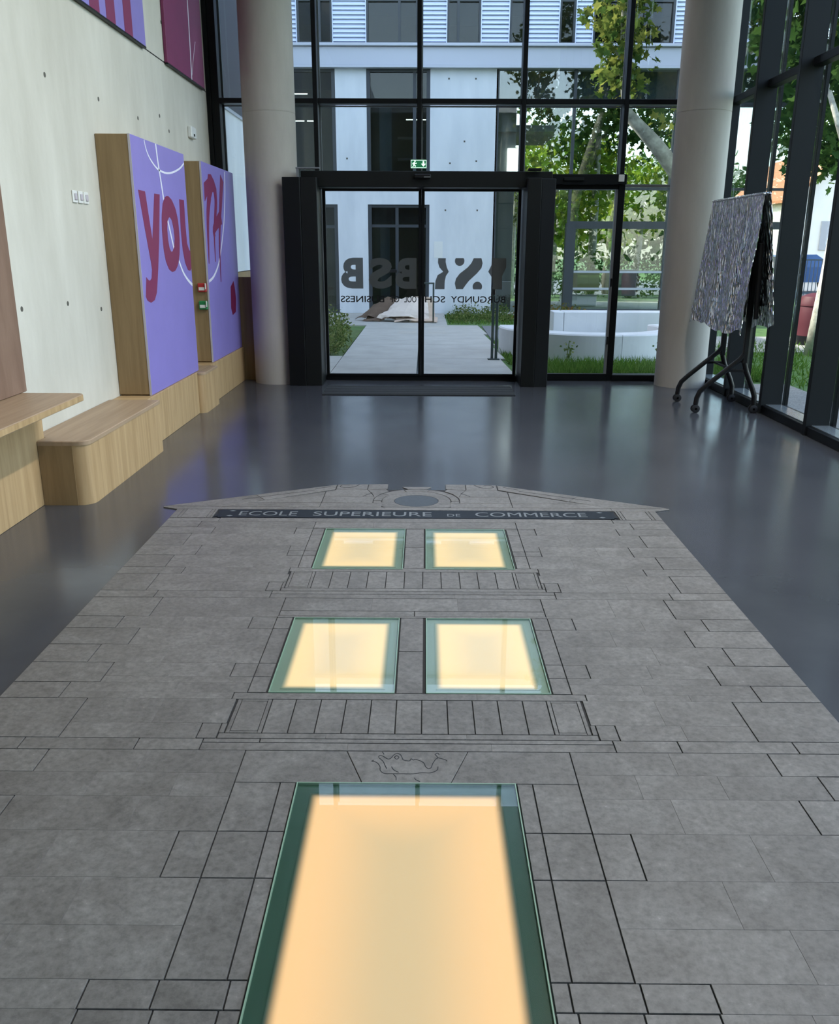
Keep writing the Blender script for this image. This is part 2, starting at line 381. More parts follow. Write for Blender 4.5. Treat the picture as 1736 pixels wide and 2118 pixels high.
def film_material():
    m, nt, b = new_mat('frosted_grey_film'); out = nt.nodes['Material Output']
    b.inputs['Base Color'].default_value = c4((.13,.135,.135)); b.inputs['Roughness'].default_value = .7
    t = N(nt,'ShaderNodeBsdfTransparent'); t.inputs[0].default_value = (.8,.8,.8,1); mx = N(nt,'ShaderNodeMixShader'); mx.inputs[0].default_value = .70
    nt.links.new(t.outputs[0], mx.inputs[1]); nt.links.new(b.outputs[0], mx.inputs[2]); nt.links.new(mx.outputs[0], out.inputs[0]); return m
MT['film'] = film_material()

# ------------------------------------------------------------------ the hall
XW = -2.54; YF = 10.95; XR = 3.62; ZC = 6.4; YB = -5.0
obj('floor', MB().box(XW-.2, XR+.1, YB, YF+.12, -.12, 0), MT['floor']); tag(bpy.data.objects['floor'], kind='structure')
tag(obj('ceiling', MB().box(XW-.2, XR+.1, YB, YF+.12, ZC, ZC+.3), MT['ceiling']), kind='structure')
tag(obj('wall_back', MB().box(XW-.2, XR+.1, YB-.2, YB, 0, ZC), MT['back']), kind='structure')
wl = thing('wall_left', (XW, 4, 0), kind='structure')
obj('concrete_lower', MB().box(XW-.22, XW, YB, YF, 0, 3.30), MT['wallc'], wl)
obj('concrete_upper', MB().box(XW-.22, XW, YB, YF, 3.312, ZC), MT['wallc'], wl)
obj('joint_strip', MB().box(XW-.2, XW-.006, YB, YF, 3.30, 3.312), MT['grout'], wl)
for (y, z) in ((6.33,2.69),(7.32,2.69),(8.28,2.68),(9.25,2.69),(9.25,3.65),(8.96,2.79),(5.56,1.22),(6.29,1.21),(6.93,1.13),(5.2,2.69),(7.95,3.65)):
    mb = MB(); n = 10
    mb.add([(XW-.01+.012*k, y+.017*math.cos(2*PI*i/n), z+.017*math.sin(2*PI*i/n)) for k in (0,1) for i in range(n)],
           [tuple(range(n)), tuple(range(n,2*n))]+[(i,(i+1)%n,n+(i+1)%n,n+i) for i in range(n)])
    obj('tie_hole', mb, MT['hole'], wl)

# added ceiling fill lamps, unseen above the frame, that brighten the hall
def added_fill_light(x, y, power, label):
    t = thing('added_fill_light', (x, y, ZC), label, 'added fill light', 'added fill lights above the hall')
    obj('housing', MB().bbox(x-.09, x+.09, y-.8, y+.8, ZC-.12, ZC-.002, .006), MT['white'], t)
    l = bpy.data.lights.new('fill_area_light', 'AREA'); l.shape = 'RECTANGLE'; l.size = .16; l.size_y = 1.55; l.energy = power; l.color = (1.0, .955, .89)
    o = bpy.data.objects.new('fill_area_light', l); COL.objects.link(o); o.location = (x-.03, y, ZC-.135); o.rotation_euler = (0, math.radians(24), 0); l.spread = math.radians(115); attach(o, t)
for nth, y in (('nearest', 6.9), ('second', 5.3), ('third', 3.7)):
    added_fill_light(2.75, y, 46, 'added unseen fill light under the ceiling, %s from the glass front, above the frame' % nth)

# columns
def column(x, y, label):
    rr = .30; prof = [(rr, 0), (rr, 3.05), (rr-.003, 3.05), (rr-.003, 3.058), (rr, 3.058), (rr, ZC)]
    return tag(obj('concrete_column', MB().lathe(prof, x, y, 64), MT['colc'], smooth='auto'), label, 'column', 'round concrete columns')
column(-1.80, 10.78, 'round concrete column on the left, beside the lilac wall panels')
column(3.125, 10.62, 'round concrete column on the right, behind the foil-wrapped table')

# ------------------------------------------------------------------ front curtain wall
w1 = thing('window_1', (0.5, YF, 0), kind='structure')
MUL = [-2.445, -1.285, -.078, 1.135, 2.325, 3.50]
for i, x in enumerate(MUL):
    for z0, z1, tagz in (((0, 2.44, 0), (2.44, ZC, 1)) if i in (0, 4, 5) else ((2.44, ZC, 1),)):
        hw = .045 if i == 0 else .026
        m = MB().bbox(x-hw, x+hw, YF, YF+.15, z0, z1, .004)
        o = obj('mullion', m, MT['frame'], w1)
    obj('cover_cap', MB().box(x-hw+.002, x+hw+.014, YF+.20, YF+.225, 0 if i in (0,4,5) else 2.44, ZC), MT['frame_l'], w1)
for a, b in zip(MUL[:-1], MUL[1:]):
    obj('transom', MB().bbox(a+.026, b-.026, YF+.005, YF+.14, 3.195, 3.25, .004), MT['frame'], w1)
    obj('pane', MB().box(a+.02, b-.02, YF+.165, YF+.185, 3.26, ZC), MT['glass'], w1)
    obj('pane', MB().box(a+.02, b-.02, YF+.165, YF+.185, 2.44, 3.19), MT['glass'], w1)
    obj('cover_cap', MB().box(a+.026, b-.026, YF+.20, YF+.225, 3.185, 3.20), MT['frame_l'], w1)
obj('jamb', MB().box(XW, -2.488, YF-.02, YF+.15, 0, ZC), MT['frame'], w1)
for a, b in ((-2.40, -1.30), (2.351, 3.48)):
    obj('pane', MB().box(a, b, YF+.165, YF+.185, .07, 2.44), MT['glass'], w1)
    obj('bottom_rail', MB().bbox(a, b, YF-.03, YF+.14, 0, .075), MT['frame'], w1)
    if a > 0: obj('transom', MB().bbox(a, b, YF+.05, YF+.14, 2.30, 2.33), MT['frame_l'], w1)
obj('sill_strip', MB().box(-2.4, 3.55, YF+.12, YF+.2, -.02, .02), MT['sill'], w1)

# ------------------------------------------------------------------ sliding entrance door
d1 = thing('door_1', (-.05, 10.7, 0), kind='structure')
obj('header', MB().bbox(-1.43, 1.45, 10.56, YF+.12, 2.262, 2.435, .006), MT['post'], d1)
sen = obj('sensor', MB().bbox(-.13, .06, 10.50, 10.56, 2.352, 2.40, .01), MT['black'], d1)
obj('lens', MB().box(-.02, .05, 10.497, 10.5, 2.362, 2.372), MT['frame_l'], sen)
obj('post_cover', MB().bbox(-1.625, -1.425, 10.41, 10.45, 0, 2.357, .005), MT['frame'], d1)
obj('post', MB().bbox(-1.425, -1.235, 10.42, YF+.1, 0, 2.357, .006), MT['post'], d1)
obj('post', MB().bbox(1.155, 1.315, 10.41, YF+.1, 0, 2.357, .006), MT['post'], d1)
obj('post_cover', MB().bbox(1.315, 1.475, 10.42, YF+.1, 0, 2.35, .006), MT['fin'], d1)
obj('bracket', MB().bbox(-1.47, -1.20, 10.44, 10.50, 2.445, 2.462, .004).box(-1.462, -1.44, 10.44, 10.5, 2.357, 2.445), MT['frame_l'], d1)
obj('bracket', MB().bbox(1.16, 1.31, 10.46, 10.55, 2.435, 2.462, .004), MT['frame'], d1)
obj('threshold', MB().bbox(-1.23, 1.15, YF-.06, YF+.12, 0, .06, .004), MT['frame'], d1)
def fn_out(a, b, sd): return (a, 10.897+.002*sd, b)
def leaf(x0, x1, left):
    lf = obj('door_leaf', MB().bbox(x0, x0+.036, 10.86, 10.90, .06, 2.26).bbox(x1-.036, x1, 10.86, 10.90, .06, 2.26)
             .bbox(x0+.036, x1-.036, 10.86, 10.90, .06, .085).bbox(x0+.036, x1-.036, 10.86, 10.90, 2.235, 2.26), MT['frame'], d1)
    obj('pane', MB().box(x0+.03, x1-.03, 10.876, 10.890, .08, 2.24), MT['glass_door'], lf)
    mb = MB()
    def fo(a, b, sd): return (a, 10.892+.002*sd, b)
    if left:
        def mir(cx): return lambda a, b, sd: fo(2*cx-a, b, sd)
        for ch, xa, xb in (('B',-1.024,-.755),('S',-.690,-.405),('B',-.362,-.105)):
            text_plate(mb, ch, xa, xb, 1.118, 1.479, mir((xa+xb)/2), .045)
    else:
        e1 = [(.157,1.478),(.25,1.478),(.248,1.434),(.263,1.37),(.287,1.32),(.253,1.269),(.239,1.204),(.237,1.114),(.12,1.113),(.126,1.211),(.152,1.28),(.219,1.32),(.173,1.37),(.154,1.427)]
        e2 = [(.587,1.48),(.68,1.48),(.696,1.422),(.683,1.364),(.628,1.3),(.533,1.213),(.493,1.162),(.461,1.115),(.378,1.115),(.362,1.183),(.376,1.241),(.42,1.299),(.515,1.371),(.559,1.421)]
        e3 = [(.806,1.481),(.98,1.481),(.983,1.373),(.935,1.272),(.94,1.113),(.827,1.116),(.829,1.185),(.812,1.257),(.766,1.322),(.804,1.401)]
        def cap(cx, cz, rr, up):
            a0 = math.asin(.034/rr)
            pts = [(cx+rr*math.cos(t), cz+(-1 if up else 1)*rr*math.sin(t)) for t in np.linspace(-a0, PI+a0, 17)]
            return pts
        for p in (e1, e2, e3, cap(.417,1.446,.058,True), cap(.638,1.147,.058,False)): mb.plate(p, fo)
    obj('logo_film', mb, MT['film'], lf)
    t2 = MB()
    if left: words = [('BUSINESS', -1.034, -.50), ('OF', -.43, -.315), ('OOL', -.255, -.105)]
    else: words = [('SCH', .0, .247), ('BURGUNDY', .315, .985)]
    for wd, xa, xb in words:
        cx = (xa+xb)/2; text_plate(t2, wd, xa, xb, .955, 1.033, (lambda c: lambda a,b,sd: fo(2*c-a, b, sd))(cx), .012)
    obj('lettering', t2, MT['black'], lf)
    return lf
leaf(-1.225, -.0465, True); leaf(-.058+.012, 1.135, False)

# swing door right of the sliding door
d2 = thing('door_2', (1.9, YF, 0), kind='structure')
obj('header', MB().bbox(1.475, 2.365, YF-.10, YF+.06, 2.318, 2.43, .004), MT['frame'], d2)
obj('closer', MB().bbox(1.62, 1.86, YF-.13, YF-.10, 2.355, 2.39, .004), MT['post'], d2)
obj('call_plate', MB().bbox(2.262, 2.33, YF-.118, YF-.10, 2.345, 2.425, .006), MT['white'], d2)
lf = obj('door_leaf', MB().bbox(1.475, 1.51, YF, YF+.06, 0, 2.318).bbox(2.29, 2.37, YF-.01, YF+.07, 0, 2.318).bbox(1.51, 2.29, YF-.02, YF+.06, 0, .085).bbox(1.51, 2.29, YF, YF+.06, 2.27, 2.318), MT['frame'], d2)
obj('pane', MB().box(1.505, 2.295, YF+.02, YF+.034, .08, 2.275), MT['glass'], lf)
obj('edge_strip', MB().box(2.262, 2.29, YF-.004, YF+.05, .085, 2.27), MT['frame_l'], lf)
for z in (.45, 1.15):
    obj('hinge', MB().bbox(2.262, 2.285, YF-.03, YF, z, z+.1, .006), MT['black'], lf)

# ------------------------------------------------------------------ right curtain wall with deep fins
w2 = thing('window_2', (XR, 5, 0), kind='structure')
FY = [9.80-1.085*k for k in range(12)]
edges = [YF+.08]+FY
f0 = MB().bbox(3.405, XR, 10.90, 10.95, 0, ZC, .004)
obj('fin', f0, MT['fin'], w2)
fin0 = None
for y in FY:
    if fin0 is None:
        fin0 = obj('fin', MB().bbox(3.405, XR, y, y+.06, 0, ZC, .004), MT['fin'], w2); fy0 = y
        cap0 = obj('cover_cap', MB().box(XR+.03, XR+.06, y-.005, y+.065, 0, ZC), MT['frame'], w2)
    else:
        copy_part(fin0, w2, (0, y-fy0, 0)); copy_part(cap0, w2, (0, y-fy0, 0))
p_lo = p_hi = None
for a, b in zip([10.90]+FY[:-1], FY):
    y0, y1 = b+.06, a
    obj('transom', MB().bbox(3.52, XR, y0, y1, 3.19, 3.265, .004), MT['fin'], w2)
    obj('pane', MB().box(XR+.005, XR+.022, y0-.02, y1+.02, .06, 3.22), MT['glass'], w2)
    obj('pane', MB().box(XR+.005, XR+.022, y0-.02, y1+.02, 3.225, ZC), MT['glass'], w2)
    obj('sill_plate', MB().box(3.46, XR, y0, y1, .085, .092), MT['sill'], w2)
obj('base_rail', MB().bbox(3.42, XR+.05, YB, YF, 0, .085, .005), MT['frame'], w2)

# ------------------------------------------------------------------ built-in oak benches and panels on the left
def roundrect(x0, x1, y0, y1, rr, corners):
    """polygon, corners = set of rounded ones among 'x0y0','x1y0','x1y1','x0y1'"""
    out = []
    for key, cx, cy, a in (('x0y0',x0,y0,PI),('x1y0',x1,y0,1.5*PI),('x1y1',x1,y1,0),('x0y1',x0,y1,.5*PI)):
        if key in corners:
            ox = x0+rr if cx == x0 else x1-rr; oy = y0+rr if cy == y0 else y1-rr
            out += [(ox+rr*math.cos(a+t), oy+rr*math.sin(a+t)) for t in np.linspace(0, PI/2, 9)]
        else: out.append((cx, cy))
    return out
b1 = thing('counter_bench', (-2.45, 4.5, 0), 'tall oak bench nearest the camera with an overhanging top', 'bench')
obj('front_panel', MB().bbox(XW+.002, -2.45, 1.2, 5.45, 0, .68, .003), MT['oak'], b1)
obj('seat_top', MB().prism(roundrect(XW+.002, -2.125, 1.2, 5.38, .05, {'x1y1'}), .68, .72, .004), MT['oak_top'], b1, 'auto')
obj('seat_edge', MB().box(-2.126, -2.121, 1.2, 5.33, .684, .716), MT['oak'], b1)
bp = tag(obj('back_panel', MB().bbox(XW+.001, XW+.028, 2.5, 5.43, .722, 2.42, .004), MT['oak_red']), 'brown veneered wall panel above the tall nearest bench', 'wall panel')
b2 = thing('low_bench', (-2.3, 6.1, 0), 'low oak bench with a rounded near corner below the lilac panel reading YOU', 'bench', 'low oak benches')
obj('body', MB().prism(roundrect(-2.447, -2.135, 5.335, 6.895, .09, {'x1y0'}), 0, .392, 0), MT['oak'], b2, 'auto')
obj('end_face', MB().box(-2.447, -2.23, 5.330, 5.335, 0, .392), MT['oak_shaded_dark'], b2)
top2 = roundrect(-2.447, -2.13, 5.33, 6.895, .09, {'x1y0'})
top2 = [(-2.447,5.33)]+[p for p in top2 if not (abs(p[0]+2.447) < 1e-6)]+[(XW+.002,6.895),(XW+.002,5.455),(-2.447,5.455)]
obj('seat_top', MB().prism(top2, .392, .42, .004), MT['oak_top'], b2, 'auto')
obj('body', MB().box(XW+.002, -2.447, 5.455, 6.895, 0, .392), MT['oak'], b2)
b3 = thing('low_bench', (-2.25, 8.85, 0), 'small oak bench stub with a rounded corner between the two lilac panels', 'bench', 'low oak benches')
obj('body', MB().prism(roundrect(XW+.002, -2.185, 8.575, 9.13, .07, {'x1y0'}), 0, .382, 0), MT['oak'], b3, 'auto')
obj('seat_top', MB().prism(roundrect(XW+.002, -2.18, 8.572, 9.13, .072, {'x1y0'}), .382, .406, .004), MT['oak_top'], b3, 'auto')

def graphic(y0, y1, py0, py1, label, two):
    t = thing('graphic_panel', (-2.4, (y0+y1)/2, 0), label, 'wall panel', 'lilac panels on oak boxes')
    obj('side_board', MB().bbox(XW+.002, -2.285, y0, y0+.03, .42, 2.425, .003), MT['oak_shaded_dark'], t)
    obj('box_body', MB().box(XW+.002, -2.286, y0+.03, y1, .41, 2.425), MT['oak_shaded_dark'], t)
    pf = obj('printed_front', MB().bbox(-2.285, -2.27, y0, y1, .412, 2.427, .003), MT['purple'], t)
    obj('edge_trim', MB().box(-2.286, -2.268, y0-.004, y0, .412, 2.427), MT['panel_edge'], pf)
    obj('plinth', MB().bbox(XW+.002, -2.252, py0, py1, 0, .41, .003), MT['oak'], t)
    def fx(a, b, sd): return (-2.2705+.0022*sd, a, b)
    def fw(a, b, sd): return (-2.2705+.0018*sd, a, b)
    if two:
        Y_ = [(7.247,2.028),(7.422,2.026),(7.515,1.653),(7.672,2.023),(7.825,2.025),(7.702,1.647),(7.608,1.413),(7.519,1.228),(7.44,1.169),(7.338,1.154),(7.248,1.176),(7.212,1.209),(7.266,1.361),(7.312,1.337),(7.357,1.33),(7.407,1.349),(7.437,1.417),(7.423,1.479),(7.338,1.733)]
        O_ = [(8.061,2.031),(8.187,1.998),(8.29,1.925),(8.346,1.819),(8.351,1.669),(8.315,1.542),(8.238,1.441),(8.138,1.392),(8.041,1.38),(7.941,1.401),(7.857,1.472),(7.815,1.576),(7.809,1.727),(7.834,1.852),(7.895,1.956),(7.977,2.011)]
        U_ = [(8.434,2.016),(8.596,2.018),(8.586,1.792),(8.601,1.627),(8.66,1.566),(8.695,1.561),(8.695,1.397),(8.642,1.376),(8.567,1.386),(8.483,1.454),(8.431,1.567),(8.413,1.737)]
        obj('letter', MB().plate(Y_, fx), MT['magenta'], pf)
        Oi = [(8.069,1.852),(8.138,1.826),(8.177,1.749),(8.185,1.667),(8.15,1.601),(8.092,1.559),(8.044,1.553),(7.995,1.592),(7.971,1.665),(7.971,1.745),(8.0,1.818)]
        cx, cz = 8.08, 1.70
        def at_angle(poly, t):
            d = (math.cos(t), math.sin(t)); best = .2
            for i in range(len(poly)):
                (ax, az), (bx, bz) = poly[i], poly[(i+1)%len(poly)]
                ex, ez = bx-ax, bz-az; den = d[0]*ez-d[1]*ex
                if abs(den) < 1e-9: continue
                s_ = ((ax-cx)*ez-(az-cz)*ex)/den; q = ((ax-cx)*d[1]-(az-cz)*d[0])/den
                if s_ > 0 and -1e-6 <= q <= 1+1e-6: best = s_
            return (cx+d[0]*best, cz+d[1]*best)
        n = 40; mb = MB(); vs = []
        for k in range(n):
            t_ = 2*PI*k/n; a = at_angle(O_, t_); b = at_angle(Oi, t_)
            vs += [fx(*a,0), fx(*a,1), fx(*b,0), fx(*b,1)]
        fs = []
        for k in range(n):
            i, j = 4*k, 4*((k+1)%n); fs += [(i+1,j+1,j+3,i+3),(i,i+2,j+2,j),(i,j,j+1,i+1),(i+2,i+3,j+3,j+2)]
        obj('letter', mb.add(vs, fs), MT['magenta'], pf); obj('letter', MB().plate(U_, fx), MT['magenta'], pf)
        ln = [([(7.511,2.422),(7.542,2.357),(7.626,2.293),(7.794,2.233),(7.983,2.214),(8.16,2.22),(8.351,2.248),(8.556,2.296),(8.69,2.347)], .016),
              ([(7.822,2.425),(7.849,2.283),(7.899,2.119),(7.933,1.989)], .03), ([(8.009,1.818),(8.063,1.723),(8.137,1.588)], .03),
              ([(8.273,1.474),(8.391,1.369),(8.541,1.294),(8.687,1.244)], .028)]
    else:
        T1 = [(9.421,2.225),(9.599,2.279),(9.624,2.323),(9.74,2.332),(9.868,2.279),(9.965,2.199),(9.951,2.071),(9.877,1.999),(9.885,2.155),(9.777,2.158),(9.684,2.086),(9.572,2.081),(9.53,2.107),(9.41,2.045)]
        mb = MB().plate(T1, fx)
        def ff(k): return lambda a, b, sd: (-2.2705+(.0022+.0003*k)*sd, a, b)
        mb.ribbon([(9.626,2.121),(9.518,1.946),(9.464,1.755),(9.439,1.564),(9.422,1.429)], (.15,.02), ff(1))
        mb.ribbon([(9.887,2.194),(9.903,2.059),(9.802,1.859),(9.733,1.691),(9.721,1.444)], (.14,.02), ff(2))
        obj('letter', mb, MT['magenta'], pf)
        mb = MB().ribbon([(10.263,2.327),(10.135,2.07),(10.04,1.866),(9.946,1.562),(9.921,1.226)], (.15,.02), ff(3))
        mb.ribbon([(10.116,1.918),(9.912,1.852),(9.733,1.77),(9.756,1.696)], (.16,.06), ff(4))
        obj('letter', mb, MT['magenta'], pf)
        obj('paint_blot', MB().plate([(10.57,1.213),(10.396,1.154),(10.356,.917),(10.426,.829),(10.606,.856),(10.649,1.01),(10.605,1.145)], fx), MT['blot'], pf)
        ln = [([(9.372,1.251),(9.6,1.297),(9.86,1.421),(10.054,1.613),(10.246,1.871),(10.382,2.183),(10.42,2.409)], .028)]
    for p, w in ln: obj('line', MB().ribbon(p, w, fw), MT['white_p'], pf)
    return t
graphic(7.15, 8.70, 6.90, 8.57, 'lilac panel with the big letters YOU on an oak box, nearer of the two', True)
graphic(9.34, 10.86, 9.135, 10.86, 'lilac panel with brushed letters TH and a crimson blot, beside the left column', False)
tag(obj('oak_screen', MB().bbox(XW+.01, -2.10, 10.87, 10.90, 0, 1.25, .003), MT['oak_shaded_dark']), 'narrow dark oak board standing behind the left column', 'panel')

# call points on the second panel's side
def callpoint(z0, mat, label):
    t = thing('call_point', (-2.335, 9.33, z0), label, 'call point')
    obj('housing', MB().bbox(-2.378, -2.288, 9.30, 9.34, z0, z0+.09, .008), mat, t)
    obj('label_plate', MB().bbox(-2.366, -2.305, 9.296, 9.30, z0+.018, z0+.05, .002), MT['white'], t)
    obj('flap', MB().box(-2.297, -2.288, 9.285, 9.30, z0+.03, z0+.09), MT['white'], t)
callpoint(1.145, MT['red'], 'small red alarm call point on the oak side of the second lilac panel')
callpoint(.965, MT['green'], 'small green exit call point below the red one')

# banners
def banner(y0, y1, label, mat):
    t = thing('wall_banner', (XW+.02, (y0+y1)/2, 3.3), label, 'banner', 'printed banners high on the left wall')
    obj('printed_face', MB().bbox(XW+.004, XW+.035, y0, y1, 3.305, 5.6, .003), mat, t)
    obj('bottom_rail', MB().box(XW+.004, XW+.037, y0, y1, 3.29, 3.304), MT['post'], t); return t
ba = banner(6.2, 8.58, 'lilac banner with magenta stripes high on the concrete wall', MT['purple'])
for a, b in ((7.22,7.43),(7.58,7.79),(8.01,8.22),(6.75,6.95)):
    obj('stripe', MB().box(XW+.0345, XW+.037, a, b, 3.306, 5.6), MT['magenta'], ba)
bb = banner(9.26, 10.73, 'plum-coloured banner with one thin white line next to the glass front', MT['magenta_d'])
obj('line', MB().ribbon([(10.16,3.306),(10.18,3.7),(10.2,4.4),(10.22,5.5)], .028, lambda a,b,sd: (XW+.0345+.002*sd, a, b)), MT['white_p'], bb)
obj('line', MB().ribbon([(10.18,3.35),(10.3,3.55),(10.42,3.72)], .01, lambda a,b,sd: (XW+.0345+.0016*sd, a, b)), MT['white_p'], bb)

# wall devices
for y, lab in ((6.615,'leftmost of three small white switches on the concrete wall'),(6.725,'middle one of three small white switches on the concrete wall'),(6.83,'rightmost of three small white switches on the concrete wall')):
    t = thing('wall_switch', (XW, y, 1.9), lab, 'switch', 'white switches in a row on the concrete wall')
    obj('plate', MB().bbox(XW, XW+.012, y-.042, y+.042, 1.90, 1.985, .004), MT['white'], t)
    obj('rocker', MB().bbox(XW+.012, XW+.02, y-.02, y+.02, 1.92, 1.965, .003), MT['panel_edge'], t)
t = thing('wall_sensor', (XW, 10.07, 2.7), 'small white box on the concrete wall above the second lilac panel', 'sensor')
obj('housing', MB().bbox(XW, XW+.045, 9.97, 10.17, 2.715, 2.83, .008), MT['white'], t)
obj('badge', MB().box(XW+.045, XW+.047, 10.05, 10.10, 2.735, 2.76), MT['post'], t)

# entrance mat
mt = thing('entrance_mat', (-.05, 10.05, 0), 'dark ribbed entrance mat in front of the sliding door', 'mat')
y = 9.72
for k in range(4):
    obj('brush_strip', MB().bbox(-1.16, 1.03, y, y+.15, .001, .010, .003), MT['mat1'], mt)
    if k < 3: obj('scraper_bar', MB().box(-1.16, 1.03, y+.15, y+.168, .001, .008), MT['mat2'], mt)
    y += .168
# exit sign
es = thing('exit_sign', (-.08, 10.7, 2.47), 'small green emergency exit sign on the door header', 'sign')
obj('housing', MB().bbox(-.175, .012, 10.66, 10.69, 2.47, 2.565, .004), MT['green'], es)
obj('sign_face', MB().box(-.168, .005, 10.657, 10.66, 2.476, 2.559), MT['exitg'], es)
def fe(a, b, sd): return (a, 10.657-.002*sd, b)
obj('border', MB().box(-.17,.007,10.655,10.657,2.556,2.56).box(-.17,.007,10.655,10.657,2.475,2.479).box(-.17,-.166,10.655,10.657,2.479,2.556).box(.003,.007,10.655,10.657,2.479,2.556), MT['exitw'], es)
run = MB().ribbon([(-.128,2.535),(-.135,2.515),(-.132,2.505)], .016, fe).ribbon([(-.132,2.508),(-.118,2.497),(-.125,2.484)], .007, fe).ribbon([(-.134,2.506),(-.142,2.494),(-.155,2.49)], .007, fe).ribbon([(-.130,2.532),(-.112,2.522),(-.104,2.53)], .006, fe).ribbon([(-.132,2.532),(-.147,2.526),(-.152,2.514)], .006, fe)
run.plate([(-.124+.008*math.cos(t), 2.547+.008*math.sin(t)) for t in np.linspace(0, 2*PI, 9)[:-1]], fe)
obj('pictogram', run, MT['exitw'], es)
obj('arrow', MB().plate([(-.035,2.548),(-.018,2.548),(-.018,2.52),(.0,2.52),(-.0265,2.488),(-.053,2.52),(-.035,2.52)], fe), MT['exitw'], es)
obj('bracket', MB().box(-.10,-.06,10.67,10.685,2.43,2.47), MT['frame'], es)

# ------------------------------------------------------------------ folded table in foil
ft = thing('folded_table', (3.1, 9.1, 0), 'folded mobile table on castors wrapped in silver foil beside the right window', 'table')
def sheet(x_of, y0, y1, z0, z1, ny, nz, seed, th=.004):
    """crumpled hanging sheet with thickness; x_of(t,s)"""
    rg = np.random.default_rng(seed); mb = MB(); g = rg.normal(size=(nz+1, ny+1))
    for _ in range(3):
        p_ = np.pad(g, 1, mode='edge'); g = .4*g+.15*(p_[:-2,1:-1]+p_[2:,1:-1]+p_[1:-1,:-2]+p_[1:-1,2:])
    ph = rg.uniform(0, 6, 4)
    vs = []
    for sd in (0,1):
        for j in range(nz+1):
            for i in range(ny+1):
                s_, t_ = i/ny, j/nz
                y_ = y0(t_)+(y1(t_)-y0(t_))*s_; edge = min(t_*6, 1)
                z_ = z1+(z0-z1)*t_+ (.025*math.sin(9*s_+ph[0])+.018*math.sin(23*s_+ph[1]))*(t_**6)
                x_ = x_of(t_, s_)+(g[j,i]*.006+.016*(math.sin(19*s_+1.5*t_+ph[2])+.4*math.sin(41*s_-2*t_+ph[3]))*(.25+t_))*edge
                vs.append((x_+(th if sd else 0), y_, z_))
    n = (ny+1)*(nz+1); fs = []
    for j in range(nz):
        for i in range(ny):
            a = j*(ny+1)+i; q = (a, a+1, a+ny+2, a+ny+1); fs += [q, tuple(n+k for k in q[::-1])]
    for j in range(nz):
        for i in (0, ny):
            a = j*(ny+1)+i; fs.append((a, a+ny+1, n+a+ny+1, n+a))
    for i in range(ny):
        for j in (0, nz):
            a = j*(ny+1)+i; fs.append((a, a+1, n+a+1, n+a))
    return mb.add(vs, fs)
def yn(t_):   # near edge of the front sheet pulls back towards the foot
    return 8.42+ .04*min(max((t_-.36)/.16, 0), 1)
fs_ = sheet(lambda t_, s_: 3.10-.04*t_, yn, lambda t_: 9.90+.28*t_, .80, 2.085, 44, 50, 3)
obj('front_wrap', fs_, MT['foil'], ft)
bs_ = sheet(lambda t_, s_: 3.15+.195*t_, lambda t_: 8.40+.02*t_, lambda t_: 9.95, .86, 2.085, 36, 40, 5)
obj('back_wrap', bs_, MT['foil'], ft)
obj('top_wrap', MB().bbox(3.09, 3.17, 8.425, 9.91, 2.07, 2.10, .012), MT['foil'], ft)
for x in (3.125, 3.165):
    obj('table_top', MB().bbox(x-.012, x+.012, 8.78, 9.86, .95, 2.06, .004), MT['black'], ft)
obj('side_frame', MB().tube([(3.20,8.56,.95),(3.185,8.55,1.3),(3.165,8.54,1.65)], .022, 8), MT['black'], ft)
for yl in (8.745, 9.41):
    up = obj('upright', MB().bbox(3.18, 3.232, yl-.025, yl+.025, .50, 1.75, .008), MT['black'], ft)
    lg = obj('leg', MB().tube([(3.205,yl,.60),(3.16,yl,.54),(3.0,yl,.405),(2.86,yl,.285),(2.79,yl,.215),(2.765,yl,.15),(2.76,yl,.085)], .026, 10), MT['black'], ft, 'auto')
    lg2 = obj('leg', MB().tube([(3.207,yl,.62),(3.21,yl,.50),(3.235,yl,.42),(3.32,yl,.24),(3.345,yl,.17),(3.347,yl,.085)], .026, 10), MT['black'], ft, 'auto')
    obj('brace', MB().bbox(3.03, 3.215, yl-.012, yl+.012, .415, .44, .003), MT['black'], ft)
    for xx, par in ((2.76, lg), (3.347, lg2)):
        w = MB()
        for k, dy in enumerate((-.03, .012)):
            prof = []
            n = 20
            for (rr, yy) in ((.030,dy),(.041,dy+.003),(.041,dy+.015),(.030,dy+.018)):
                prof += [(xx+.0+rr*math.cos(2*PI*i/n), yl+yy, .042+rr*math.sin(2*PI*i/n)) for i in range(n)]
            w.add(prof, [(j*n+i, j*n+(i+1)%n, (j+1)*n+(i+1)%n, (j+1)*n+i) for j in range(3) for i in range(n)]+[tuple(range(n)), tuple(range(3*n,4*n))])
        w.tube([(xx,yl-.03,.042),(xx,yl+.03,.042)], .012, 8).bbox(xx-.022, xx+.022, yl-.011, yl+.011, .05, .092, .004)
        obj('castor', w, MT['rubber'], par, 'auto')
obj('cross_bar', MB().tube([(3.12,8.745,.43),(3.12,9.41,.43)], .014, 8), MT['black'], ft)

